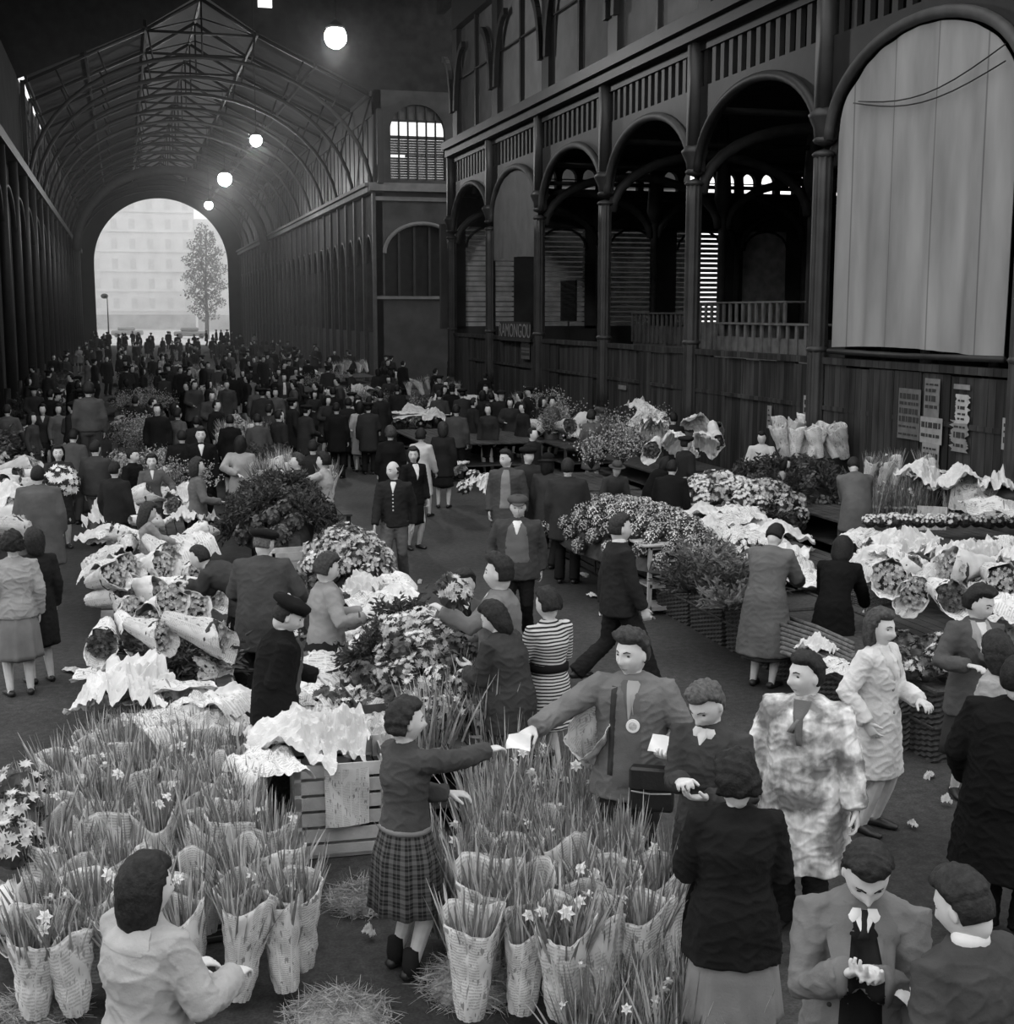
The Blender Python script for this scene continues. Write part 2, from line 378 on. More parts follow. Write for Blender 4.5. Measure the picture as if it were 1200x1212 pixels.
        for i in range(n):
            t=i/(n-1); z=z0+(z1-z0)*t; w=(.135+.075*min(1,t*2.2)+.055*t*flare)*k*bw; w=w*(.86 if (top in('coat','jacket','smock') and hemz<.5*h) else 1); pts.append((0,0,z)); rad.append((w*1.0,w*.84))
        ph=rng.random()*6; m=MB(); m.tube(pts,rad,sg2,fold=lambda t,th:1+.06*t*np.sin(th*9+ph)+.03*t*np.sin(th*17+2*ph),cap=True)
        ob('skirt',m.mesh('skirt',botmat or fab(bg),True),root)
    if shoes and legs:
        for s in(1,-1):
            m=MB(); f=an[s]; fd=Vector((s*.18,1,0)).normalized(); z=Vector((0,0,-1)); lowf=f+z*(.035*k)
            m.tube([f-fd*.055*k+z*.02*k,lowf-fd*.045*k,lowf+fd*.03*k,lowf+fd*.11*k+z*.008,lowf+fd*.175*k+z*.014],[(.030*k,.03*k),(.036*k,.036*k),(.04*k,.042*k),(.046*k,.028*k),(.03*k,.02*k)],12,ref=(1,0,0))
            ob('shoe',m.mesh('shoe',SOLE,True),root)
    # ---- upper garment
    if top:
        G={'jacket':(.44,.030,1),'sweater':(.53,.018,.9),'coat':(.24,.036,1.1),'smock':(.27,.05,1.25),'dress':(.26,.014,1.0),'blouse':(.55,.014,.9)}[top]
        hz=(hem if hem is not None else G[0]*h); e=G[1]*ease*k; m=MB()
        ZS=[(.842,.072,.066),(.832,.098,.074),(.815,.142,.086),(.795,.170,.100),(.76,.178,.115),(.72,.172,.124),(.66,.158,.118),(.60,.156,.118),(.55,.168,.125),(.50,.175,.130)]
        if not male: ZS=[(.842,.066,.060),(.832,.088,.066),(.815,.125,.078),(.795,.148,.092),(.765,.158,.108),(.725,.158,.132),(.66,.132,.108),(.61,.128,.105),(.55,.160,.125),(.50,.172,.135)]
        pts=[];rad=[]; blouson=top=='sweater' or top=='blouse'
        for z,x,y in ZS:
            if z*h<hz-.005: continue
            pts.append(sp(z*h)[0]); belly=(1+.45*(build-1)*(z<.7)); rad.append((x*k*bw+e*(.35 if z>.8 else .9),y*k*bw*belly+e*(.35 if z>.8 else .9)))
        nn=max(1,int((.5*h-hz)/.07))
        if hz<.49*h:
            for i in range(1,nn+1):
                t=i/nn; z=.5*h+(hz-.5*h)*t; q=sp(z)[0]; w=(.5*h-hz)*t
                pts.append(q); rad.append((.175*k*bw+e+w*.085*flare,.132*k*bw+e+w*.075*flare))
        ph=rng.random()*6; L=len(pts)
        fo=(lambda t,th:1+.035*max(0,t-.45)*2*np.sin(th*7+ph)+.02*max(0,t-.45)*2*np.sin(th*13+ph*2)) if hz<.4*h else None
        m.tube(pts,rad,36 if lod==0 else 20,fold=fo)
        for s in(1,-1):
            A,E,Wt=sh[s],el[s],el[s]+(wr[s]-el[s])*(.97 if sleeve>=1 else sleeve); r=[.060,.066,.064,.058,.054,.050]; 
            if sleeve<.3: Wt=el[s]
            m.tube([A-ax*s*.05*k-up*.01,A+ax*s*.008,A+(E-A)*.45,E,E+(Wt-E)*.5,Wt],[(x*k*(.55+.45*bw)+e*.38) for x in r],14)
        m.tube([nb-up*.035*k,nb-up*.005*k],[(.080*k,.076*k),(.066*k,.066*k)],16)   # collar stand
        tm=topmat or fab(tg)
        g=ob({'dress':'dress'}.get(top,top),remesh(m,gv,tm,top,wr_disp((.0085 if lod==0 else .007 if lod==1 else .005)*(1 if top!='dress' else .5),.8)),root); P.garment=g
        if lod<=1 or front:
            P.bvh=BVHTree.FromPolygons([v.co for v in g.data.vertices],[tuple(f.vertices) for f in g.data.polygons])
            up2=up; a2=a
            def patch(name,rows,mt,off=.007,nc=8,back=False,fine=.02):
                """rows: (height along the body as share of h, x0, x1) in metres; laid on the front of the garment"""
                rr=[]
                for i in range(len(rows)-1):
                    z0,l0,r0=rows[i]; z1,l1_,r1=rows[i+1]; n=max(1,int(abs(z1-z0)*h/fine))
                    for j in range(n): t=j/n; rr.append((z0+(z1-z0)*t,l0+(l1_-l0)*t,r0+(r1-r0)*t))
                rr.append(rows[-1]); m=MB(); K=[]; sgn=-1 if back else 1
                for i,(z,x0,x1) in enumerate(rr):
                    c0,aa=sp(z*h) if z*h<.8*h else sp(.8*h); 
                    if z*h>=.8*h: c0=c0+Vector((0,math.sin(aa),math.cos(aa)))*(z-.8)*h
                    fw2=Vector((0,math.cos(aa),-math.sin(aa)))*sgn; row=[]
                    for j in range(nc+1):
                        x=(x0+(x1-x0)*j/nc)*k; r=P.bvh.ray_cast(c0+ax*x+fw2*.6,-fw2,.9); edge=(j in(0,nc) or i in(0,len(rr)-1))
                        q=(r[0] if r[0] else c0+ax*x+fw2*.08)+fw2*(off if not edge else off*.2); row.append(q)
                    K.append(m.V(row))
                for i in range(len(rr)-1):
                    for j in range(nc):
                        m.face((K[i]+j,K[i+1]+j,K[i+1]+j+1,K[i]+j+1) if not back else (K[i]+j,K[i]+j+1,K[i+1]+j+1,K[i+1]+j),[(j/nc,i/len(rr))]*4)
                return ob(name,m.mesh(name,mt,True),root)
            P.patch=patch
            def button(z,x,mt,r=.011):
                c0,aa=sp(z*h); fw2=Vector((0,math.cos(aa),-math.sin(aa))); r_=P.bvh.ray_cast(c0+ax*x*k+fw2*.6,-fw2,.9)
                if r_[0]:
                    mm=MB(); mm.ell(r_[0],(r*k,.006,r*k),None,8,5); ob('button',mm.mesh('button',mt,True),root)
            P.button=button
    if front and top:
        for it in front:
            kd=it[0]
            if kd=='open':     # open jacket over something, (kind, grey, halfwidth, z bottom)
                _,g2,hw,zb=it[:4]; P.patch('pullover',[(.832,-.035,.035),(.79,-hw*.8,hw*.8),(.70,-hw,hw),(.6,-hw*1.05,hw*1.05),(zb,-hw*1.25,hw*1.25)],it[4] if len(it)>4 else fab(g2),.006)
            elif kd=='vee':    # shirt in a V neck
                _,g2,hw,zb=it[:4]; P.patch('shirt_front',[(.832,-hw*.75,hw*.75),(.82,-hw,hw),((.825+zb)/2,-hw*.55,hw*.55),(zb,-.004,.004)],it[4] if len(it)>4 else fab(g2,0),.010,6)
            elif kd=='lapel':
                _,g2,hw,zb=it
                for s in(-1,1): P.patch('lapel',[(.838,s*.045,s*.075),(.80,s*(hw*.45),s*(hw+.05)),(.77,s*(hw*.8),s*(hw+.062)),(.755,s*(hw*.85),s*(hw+.035)),(zb,s*hw,s*(hw+.004))],fab(g2),.013,4)
            elif kd=='buttons':
                for z in it[2]: P.button(z,it[3] if len(it)>3 else 0,fab(it[1]),it[4] if len(it)>4 else .011)
            elif kd=='tie': P.patch('tie',[(.832,-.018,.018),(.80,-.014,.014),(it[2],-.028,.028)],fab(it[1]),.016,4)
            elif kd=='collar':
                for s in(-1,1): P.patch('collar',[(.834,s*.012,s*.058),(.822,s*.010,s*.070),(.806,s*.034,s*.056)],fab(it[1],0),.018,4)
    return P
# ------------------------------------------------------------ the market hall
IRON=mat('painted iron',.014,.55,.25,3,.15,30,.4); IRON2=mat('pale iron rib',.05,.6,.25,3,.1,30,.4); DARK=mat('sooty roof boards',.020,.9,.4,2)
XR=12.4; XL=-4.0; EAVE=10.0; COLY=[16.8,22.8,28.65,34.5,40.4,46.2,52.0]; NC=(XR+XL)/2
def asph(nt,tc):
    a=noise(nt,tc.outputs['Object'],.5,5); b=noise(nt,tc.outputs['Object'],14,6); c=noise(nt,tc.outputs['Object'],60,3)
    v=mth(nt,'MULTIPLY',ramp(nt,a,.3,.7,.030,.062),ramp(nt,b,.3,.7,.7,1.3)); return mth(nt,'MULTIPLY',v,ramp(nt,c,.35,.65,.75,1.25))
m=MB(); m.box((-60,-12,-.3),(90,400,0)); struct('floor',m,tex_mat('damp asphalt',asph,.7))
def planks(nt,tc):
    sp=nd(nt,'ShaderNodeSeparateXYZ'); nt.links.new(tc.outputs['UV'],sp.inputs[0])
    fr=mth(nt,'FRACT',mth(nt,'MULTIPLY',sp.outputs[0],5)); gap=mth(nt,'LESS_THAN',fr,.06)
    idn=mth(nt,'FLOOR',mth(nt,'MULTIPLY',sp.outputs[0],5)); wn=nd(nt,'ShaderNodeTexWhiteNoise',noise_dimensions='1D'); nt.links.new(idn,wn.inputs['W'])
    v=mth(nt,'MULTIPLY',ramp(nt,wn.outputs[0],0,1,.020,.050),ramp(nt,noise(nt,tc.outputs['Object'],1.5,5,(1,4,.6)),.3,.7,.6,1.5))
    return mth(nt,'MULTIPLY',v,mth(nt,'SUBTRACT',1,mth(nt,'MULTIPLY',gap,.8)))
PLANK=tex_mat('dark plank boarding',planks)
# boarding between the columns, in panels with battens
m=MB()
for i in range(len(COLY)-1):
    y0,y1=COLY[i]+.2,COLY[i+1]-.2; n=7
    for j in range(n):
        a=y0+(y1-y0)*j/n; b=y0+(y1-y0)*(j+1)/n-.02; dx=rng.uniform(-.03,.03)
        m.box((XR+dx,a,0),(XR+.08+dx,b,2.72+rng.uniform(-.03,.03)))
    m.box((XR-.05,y0,2.74),(XR+.15,y1,2.86)); m.box((XR-.03,y0,1.9),(XR+.1,y1,1.98))
m.box((XR,9,0),(XR+.08,16.6,2.75))
struct('wall_right_boarding',m,PLANK)
def column(x,y,ztop,r=.17,name='column'):
    m=MB(); fl=lambda t,th:1+.07*np.cos(th*10)
    m.tube([(x,y,0),(x,y,1.0)],[(r*1.75,r*1.75)]*2,8); m.tube([(x,y,1.0),(x,y,1.15)],[r*1.7,r*1.2],16)
    m.tube([(x,y,z) for z in np.linspace(1.1,6.5,12)],[r]*12,40,fold=fl)
    for z,q in ((3.0,1.25),(6.5,1.3),(6.75,1.25)): m.tube([(x,y,z-.05),(x,y,z),(x,y,z+.05)],[r*1.05,r*q,r*1.05],16)
    m.tube([(x,y,6.75),(x,y,6.95),(x,y,7.15),(x,y,7.2),(x,y,7.3)],[r*1.0,r*1.15,r*1.7,r*1.8,r*1.2],16)
    m.tube([(x,y,7.3),(x,y,ztop)],[r*.8,r*.8],12)
    m.box((x-r*.9,y-r*.9,7.3),(x+r*.9,y+r*.9,ztop))
    return struct(name,m,mat('column iron',.034,.5,.3,2,.1,30,.4),True)
for y in COLY: column(XR-.05,y,EAVE)
def arch_pts(y0,y1,zs,rise,n=24): 
    c=(y0+y1)/2; a=(y1-y0)/2; return [(c-a*math.cos(math.pi*i/n),zs+rise*math.sin(math.pi*i/n)) for i in range(n+1)]
def arch_wall(m,x0,x1,y0,y1,zs,rise,ztop,n=24):
    """wall above an elliptical arch, between two x planes"""
    P=arch_pts(y0,y1,zs,rise,n)
    for i in range(n):
        (ya,za),(yb,zb)=P[i],P[i+1]
        k=m.V([(x0,ya,za),(x0,yb,zb),(x0,yb,ztop),(x0,ya,ztop),(x1,ya,za),(x1,yb,zb),(x1,yb,ztop),(x1,ya,ztop)])
        m.face((k,k+3,k+2,k+1)); m.face((k+4,k+5,k+6,k+7)); m.face((k,k+1,k+5,k+4)); m.face((k+3,k+7,k+6,k+2))
def arch_rib(m,x,y0,y1,zs,rise,r=.08,n=24,axis='y'):
    P=arch_pts(y0,y1,zs,rise,n); m.tube([(x,a,b) if axis=='y' else (a,x,b) for a,b in P],[(r,r)]*(n+1),8)
for i in range(len(COLY)-1):
    y0,y1=COLY[i]+.17,COLY[i+1]-.17; m=MB(); zs,rise=6.75,1.55
    arch_wall(m,XR-.02,XR+.12,y0,y1,zs,rise,8.55)
    # frieze of little posts between the arch and the cornice
    n=13
    for j in range(n): 
        yy=y0+(y1-y0)*(j+.5)/n; m.box((XR,yy-.09,8.5),(XR+.1,yy+.09,9.35))
    m.box((XR-.05,y0,9.3),(XR+.15,y1,9.55)); m.box((XR-.45,y0-.17,9.75),(XR+.3,y1+.17,10.02)); m.box((XR-.3,y0-.17,9.5),(XR+.2,y1+.17,9.76))
    struct('wall_right',m,IRON)
    m=MB(); arch_rib(m,XR-.06,y0,y1,zs,rise,.10); struct('trim_1',m,IRON2 if i!=1 else IRON,True)
# hanging canvas sheets
def canvas(nt,tc):
    sp=nd(nt,'ShaderNodeSeparateXYZ'); nt.links.new(tc.outputs['Object'],sp.inputs[0])
    v=ramp(nt,noise(nt,tc.outputs['Object'],1.6,5,(1,1,.25)),.3,.7,.20,.33)
    seam=mth(nt,'LESS_THAN',mth(nt,'FRACT',mth(nt,'MULTIPLY',sp.outputs[1],.78)),.025)
    return mth(nt,'MULTIPLY',v,mth(nt,'SUBTRACT',1,mth(nt,'MULTIPLY',seam,.45)))
CANV=tex_mat('weathered canvas',canvas); CANV2=mat('dim canvas',.20,.95,.15,2,0,60,.2,.35)
def canvas_sheet(y0,y1,zb,zs,rise,x,m_,name,label,fold=.05,grp=None):
    nx,nz=90,26; m=MB(); K=[]
    for side in(0,1):
        for i in range(nz+1):
            row=[]
            for j in range(nx+1):
                u=j/nx; y=y0+(y1-y0)*u; zt=zs+rise*math.sqrt(max(0,1-(2*u-1)**2)); t=i/nz; z=zb+(zt-zb)*t+ (1-t)*.10*math.sin(u*2.6)
                xx=x+side*.01+fold*(math.sin(u*31+.4*math.sin(t*3+u*9))*.6+.5*math.sin(u*57+1.2*t))*(1-.6*t)
                row.append((xx,y,z))
            K.append(m.V(row))
    for side in(0,1):
        for i in range(nz):
            for j in range(nx):
                a=K[side*(nz+1)+i]+j; b=K[side*(nz+1)+i+1]+j; q=(a,b,b+1,a+1); m.face(q if side==0 else q[::-1])
    return tag(ob(name,m.mesh(name,m_,True)),label,'canvas',grp)
c1=canvas_sheet(COLY[0]+.45,COLY[1]-.5,3.0,6.75,1.42,XR-.04,CANV,'canvas_sheet','large pale canvas hung in the nearest arch at upper right')
m=MB(); m.tube([(XR-.06,COLY[0]+.4,3.0),(XR-.06,(COLY[0]+COLY[1])/2,2.97),(XR-.06,COLY[1]-.45,2.98)],[.05]*3,8); tag(ob('bottom_pole',m.mesh('bottom_pole',IRON,True),c1),'','');del c1.children[0]['category'];del c1.children[0]['label']
for q in ((1016,120,1160,72),(1010,122,1195,75)):
    m=MB(); a=UX(q[0],q[1],XR-.14); b=UX(1190,(52 if q[3]==72 else 72),XR-.14); pts=[a.lerp(b,t/10)+Vector((0,0,-.28*math.sin(math.pi*t/10))) for t in range(11)]; m.tube(pts,[.012]*11,5)
    tag(ob('cable',m.mesh('cable',IRON,True)),'upper sagging cable across the large canvas' if q[3]==72 else 'lower sagging cable across the large canvas','cable')
canvas_sheet(COLY[4]+.3,COLY[5]-.3,5.35,6.75,1.45,XR-.02,CANV2,'canvas_sheet','small dim canvas hung in a narrow far arch',.02)
# clerestory with canvas blinds above the cornice
for i in range(2,len(COLY)):
    y0=COLY[i-1]; y1=COLY[i]; 
    m=MB(); m.box((XR+.1,y1-.35,EAVE),(XR+.4,y1+.35,15.5)); 
    for t in range(8):      # curved bracket of the roof rib
        a0=t/8*math.pi/2; a1=(t+1)/8*math.pi/2
        for s in(1,-1): m.bar((XR+.05,y1+s*(.3+1.3*(1-math.cos(a0))),11.2+2.2*math.sin(a0)),(XR+.05,y1+s*(.3+1.3*(1-math.cos(a1))),11.2+2.2*math.sin(a1)),.22,.16,(1,0,0))
    m.box((XR,y0,14.2),(XR+.4,y1,15.5)); struct('wall_right_clerestory',m,IRON)
    m=MB(); mid=(y0+y1)/2
    for a,b in ((y0+.48,mid-.10),(mid+.10,y1-.40)): m.box((XR+.30,a,EAVE+.14+(.02 if i%2 else .1)),(XR+.32,b,14.3))
    tag(ob('window_blind',m.mesh('window_blind',CANV2)),'grey canvas blind behind the high windows, %s from the right'%['first','second','third','fourth','fifth'][i-2],'blind','blinds of the high right windows')
    m=MB(); m.box((XR+.15,mid-.08,EAVE),(XR+.28,mid+.08,14.3))
    m.box((XR+.15,y0+.3,12.3),(XR+.2,y1-.3,12.35)); struct('window_1',m,IRON)
# left wall, dark
m=MB(); m.box((XL-.6,24,0),(XL-.3,150,14.5)); struct('wall_left',m,mat('dark brick',.018,.9,.5,1))
for k in range(20):
    y=29+6.0*k; m=MB(); m.tube([(XL,y,0),(XL,y,9.8)],[.2,.18],12); m.box((XL-.3,y-.5,0),(XL-.05,y+.5,.9)); struct('column',m,IRON if k else IRON2,True)
    if k<19:
        m=MB(); arch_rib(m,XL-.05,y+.15,y+5.85,6.9,1.5,.1,14); struct('trim_2',m,IRON,True)
m=MB(); m.box((XL-.35,24,9.6),(XL+.25,150,10.0)); struct('trim_3',m,IRON)
# ---- far pavilion on the right: long arcade
Y0=69.0; YE=150.0
m=MB(); nb=14; ys=np.linspace(Y0,YE,nb*2+1); BR=mat('grey pavilion wall',.05,.9,.25,2)
for i in range(nb*2):
    a,b=ys[i],ys[i+1]; arch_wall(m,XR,XR+.4,a+.45,b-.45,6.2,1.35,EAVE-.4,10); m.box((XR,a,0),(XR+.4,a+.45,EAVE-.4)); m.box((XR,b-.45,0),(XR+.4,b,EAVE-.4)); m.box((XR+.05,a,0),(XR+.35,b,2.6))
struct('wall_right_far',m,BR)
m=MB(); m.box((XR+1.4,Y0+.6,0),(XR+1.5,YE,EAVE)); struct('wall_right_far_inner',m,mat('dark louvres',.015,.9,.3,3))
m=MB()
for i in range(nb*2): arch_rib(m,XR-.02,ys[i]+.45,ys[i+1]-.45,6.2,1.35,.08,8); 
for i in range(nb*2+1): m.box((XR-.12,ys[i]-.12,0),(XR+.05,ys[i]+.12,EAVE-.4))
struct('trim_4',m,IRON2)
m=MB(); m.box((XR-.35,Y0-.1,EAVE-.4),(XR+.5,YE,EAVE)); m.box((XR-.5,Y0-.2,EAVE-.12),(XR+.5,YE,EAVE+.05)); struct('trim_5',m,mat('cornice',.16,.7,.2,2))
# clerestory of the far nave: narrow lights between posts
m=MB(); 
for i in range(nb*4+1):
    y=Y0+(YE-Y0)*i/(nb*4); m.box((XR+.1,y-.55,EAVE),(XR+.4,y+.55,13.6))
m.box((XR,Y0,13.4),(XR+.4,YE,14.6)); struct('wall_right_far_clerestory',m,IRON)
m=MB(); m.box((XR+.42,Y0,EAVE),(XR+.45,YE,13.6)); struct('window_2',m,mat('dirty glass',.13,.5,.6,1.5,0,60,.3,.8))
# nave roof beyond the crossing
def roof_z(x):
    a=abs(x-NC); return 18.7-(1.6/2.6)*a if a<2.6 else 17.1-(2.6/5.6)*(a-2.6)
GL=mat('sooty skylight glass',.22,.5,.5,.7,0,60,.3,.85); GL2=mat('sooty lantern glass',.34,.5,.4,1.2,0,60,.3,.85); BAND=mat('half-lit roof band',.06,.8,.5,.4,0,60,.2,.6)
for (a,b,z0,z1,mt,nm) in ((NC-2.6,NC,17.1,18.7,GL,'ceiling_skylight'),(NC,NC+2.6,18.7,17.1,GL,'ceiling_skylight')):
    m=MB(); k=m.V([(a,Y0,z0),(b,Y0,z1),(b,YE,z1),(a,YE,z0)]); m.face((k,k+1,k+2,k+3)); k=m.V([(a,Y0,z0+.05),(b,Y0,z1+.05),(b,YE,z1+.05),(a,YE,z0+.05)]); m.face((k+3,k+2,k+1,k)); struct(nm,m,mt)
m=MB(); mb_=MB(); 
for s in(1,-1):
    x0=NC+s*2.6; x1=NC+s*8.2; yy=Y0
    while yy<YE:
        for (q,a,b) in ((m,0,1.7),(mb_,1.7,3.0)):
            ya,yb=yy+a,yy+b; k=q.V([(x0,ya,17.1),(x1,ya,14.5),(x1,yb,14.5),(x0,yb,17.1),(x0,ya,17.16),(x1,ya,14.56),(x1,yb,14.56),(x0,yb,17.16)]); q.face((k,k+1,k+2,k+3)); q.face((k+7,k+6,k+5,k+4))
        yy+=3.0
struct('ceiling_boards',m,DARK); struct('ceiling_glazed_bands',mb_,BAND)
for i,y in enumerate(np.arange(Y0+.4,YE,5.8)):
    m=MB(); L=[(NC-8.2,14.3),(NC-2.6,16.95),(NC,18.5),(NC+2.6,16.95),(NC+8.2,14.3)]
    for a,b in zip(L,L[1:]): m.bar((a[0],y,a[1]),(b[0],y,b[1]),.14,.22,(0,1,0))
    ap=[(NC-8.2*math.cos(t),9.4+6.4*math.sin(t)) for t in np.linspace(0,math.pi,23)]
    m.tube([(a,y,b) for a,b in ap],[(.10,.10)]*23,6)
    for t in (3,5,7,9,11,13,15,17,19):
        a,b=ap[t]; a2=a+(a-NC)*.10; m.bar((a,y,b),(a2,y,min(roof_z(a2),roof_z(a2))-.1),.08,.08)
    m.bar((NC-2.6,y,16.9),(NC+2.6,y,16.9),.08,.12); m.bar((NC,y,16.9),(NC,y,18.5),.08,.08)
    m.bar((NC-2.6,y,16.9),(NC,y,17.6),.06,.06); m.bar((NC+2.6,y,16.9),(NC,y,17.6),.06,.06)
    struct('ceiling_rib',m,IRON,True)
m=MB()
for x in (NC-2.6,NC+2.6,NC-8.1,NC+8.1,NC-5.4,NC+5.4,NC): m.bar((x,Y0,roof_z(x)-.15),(x,YE,roof_z(x)-.15),.12,.2)
struct('ceiling_purlins',m,IRON)
m=MB(); m.box((NC-2.72,Y0,17.02),(NC-2.58,YE,17.3)); struct('trim_6',m,mat('white curb',.5,.6,.5,.6,0,60,.2,.7))
# lattice lantern on the left slope
m=MB(); g=MB()
for i in range(14):
    y=Y0+.6+i*5.8; g.box((XL-.28,y+.7,10.6),(XL-.24,y+5.0,13.9))
    m.bar((XL-.1,y,10),(XL-.1,y+5.8,14.2),.1,.1); m.bar((XL-.1,y+5.8,10),(XL-.1,y,14.2),.1,.1); m.bar((XL-.1,y,10),(XL-.1,y,14.4),.2,.2)
    m.tube([(XL-.1,y+2.9+1.1*math.cos(t),12.1+1.1*math.sin(t)) for t in np.linspace(0,2*math.pi,13)],[.05]*13,5)
struct('trim_7',m,IRON2)
struct('window_3',g,GL2)
# gable above the crossing and the far arch
m=MB(); prof=[(NC-8.6,14.3),(NC-2.6,17.0),(NC,18.65),(NC+2.6,17.0),(NC+8.6,14.3)]
for a,b in zip(prof,prof[1:]): 
    k=m.V([(a[0],Y0,a[1]),(b[0],Y0,b[1]),(b[0],Y0,30),(a[0],Y0,30)]); m.face((k,k+1,k+2,k+3))
m.box((-40,Y0,0),(XL-.4,Y0+.3,30)); m.box((NC+8.6,Y0+.01,14.3),(60,Y0+.3,30)); m.box((XR+.4,Y0+.02,14.0),(NC+8.7,Y0+.28,14.6)); struct('wall_gable',m,DARK)
m=MB(); n=40; cx=4.2; ra=6.86; zs=8.55
ar=[(cx-ra,0)]+[(cx-ra*math.cos(math.pi*i/n),zs+ra*math.sin(math.pi*i/n)) for i in range(n+1)]+[(cx+ra,0)]
for a,b in zip(ar[1:],ar[2:-1]):
    k=m.V([(a[0],YE,a[1]),(b[0],YE,b[1]),(b[0],YE,22),(a[0],YE,22)]); m.face((k,k+1,k+2,k+3)); k=m.V([(a[0],YE,a[1]),(b[0],YE,b[1]),(b[0],YE+.5,b[1]),(a[0],YE+.5,a[1])]); m.face((k,k+1,k+2,k+3))
m.box((-12,YE,0),(cx-ra,YE+.5,22)); m.box((cx+ra,YE,0),(22,YE+.5,22)); struct('wall_back',m,mat('dark end wall',.05,.9,.2,1))
for yy,z0,rr in ((118,0,7.6),):
    m=MB(); m.tube([(cx-rr*math.cos(t),yy,8.6+6.6*math.sin(t)) for t in np.linspace(0,math.pi,31)],[(.35,.2)]*31,8); struct('ceiling_rib',m,IRON2,True)
# wall facing us on the far side of the crossing (right)
XW=21.5; m=MB(); a,b=UY(462,200,Y0).x,UY(527,200,Y0).x
xa,xb=14.0,17.3; zt=14.6
BR2=mat('crossing wall',.055,.9,.25,1.5)
def xz_arch_wall(m,y0,y1,x0,x1,zs,rise,ztop,n=20):
    P=arch_pts(x0,x1,zs,rise,n)
    for (p,z),(q,w) in zip(P,P[1:]):
        k=m.V([(p,y0,z),(q,y0,w),(q,y0,ztop),(p,y0,ztop),(p,y1,z),(q,y1,w),(q,y1,ztop),(p,y1,ztop)]); m.face((k,k+1,k+2,k+3)); m.face((k+5,k+4,k+7,k+6)); m.face((k+1,k,k+4,k+5))
zb_=10.25; zsp=12.6; rise=1.35
m.box((XR,Y0,zb_),(a,Y0+.4,zt)); m.box((b,Y0,zb_),(XW+8,Y0+.4,zt)); xz_arch_wall(m,Y0,Y0+.4,a,b,zsp,rise,zt); m.box((XR,Y0,EAVE-.4),(XW+8,Y0+.4,zb_))
a2,b2=UY(455,300,Y0).x,UY(545,300,Y0).x
m.box((XR,Y0,0),(a2,Y0+.4,EAVE-.4)); m.box((b2,Y0,0),(XW+8,Y0+.4,EAVE-.4)); xz_arch_wall(m,Y0,Y0+.4,a2,b2,6.6,1.5,EAVE-.4); m.box((a2,Y0,0),(b2,Y0+.4,4.4))
struct('wall_crossing',m,BR2)
m=MB(); arch_rib(m,Y0-.05,a2,b2,6.6,1.5,.1,20,'x'); m.box((XR-.3,Y0-.45,EAVE-.35),(XW+8,Y0,EAVE+.05)); m.box((XR,Y0-.12,EAVE-.8),(XW,Y0,EAVE-.6)); m.box((XR,Y0-.1,4.3),(XW,Y0,4.45)); struct('trim_8',m,mat('cornice'))
m=MB(); m.box((a2,Y0+.3,4.4),(b2,Y0+.36,8.2)); struct('window_4',m,mat('dark louvres'))
m=MB()
for j in range(6): x=a2+(b2-a2)*j/5; m.box((x-.06,Y0+.2,4.4),(x+.06,Y0+.3,8.0))
for j in range(7): x=a+(b-a)*j/6; m.box((x-.04,Y0+.1,zb_),(x+.04,Y0+.2,13.9))
m.box((a,Y0+.1,12.25),(b,Y0+.2,12.42)); m.box((a,Y0+.1,13.1),(b,Y0+.2,13.2))
struct('window_5_bars',m,IRON)
m=MB()
for j in range(16):
    z=zb_+j*.125; 
    if j in (9,): m.box((a+.8,Y0+.22,z),(b,Y0+.26,z+.118))
    else: m.box((a,Y0+.22,z),(b,Y0+.26,z+.112))
m.box((a,Y0+.24,13.2),(b,Y0+.26,14.0)); struct('window_5_louvres',m,mat('old louvres',.10,.8,.3,3))
# the roof over the nave before and over the crossing: high and dark (open to the sky nearer than this)
m=MB(); m.box((XL-6,33,19.5),(NC,Y0,19.7)); m.box((NC,33,19.5),(XR+2,Y0,19.7)); m.box((XL-6,Y0-1,19.5),(XR+12,Y0,31)); 
struct('ceiling',m,DARK)
m=MB(); m.box((XL-2,33,14.5),(XL-1.8,Y0,19.6)); m.box((XR+.1,33,15.4),(XR+.4,Y0-14,19.6)); m.box((XL-6,32.8,12.6),(XR,33,19.7)); struct('wall_upper_and_sky_block',m,DARK)  # upper side walls, plus unseen hanging wall added to cut steep sky light
m=MB(); m.box((-50,-22,0),(70,-20,10)); struct('wall_sky_block',m,mat('sky-block wall',.3,.9,.2,.5))  # unseen wall behind the camera, added to block low-angle sky light
p=UY(312,4,Y0-.5); m=MB(); m.box((p.x-.33,Y0-1.1,p.z-.3),(p.x+.33,Y0-1.02,p.z+.8)); o=struct('window_6',m,mat('lit pane',.8,.5,0))
bb=MATS['lit pane'].node_tree.nodes['Principled BSDF']; bb.inputs['Emission Color'].default_value=(1,1,1,1); bb.inputs['Emission Strength'].default_value=1.3
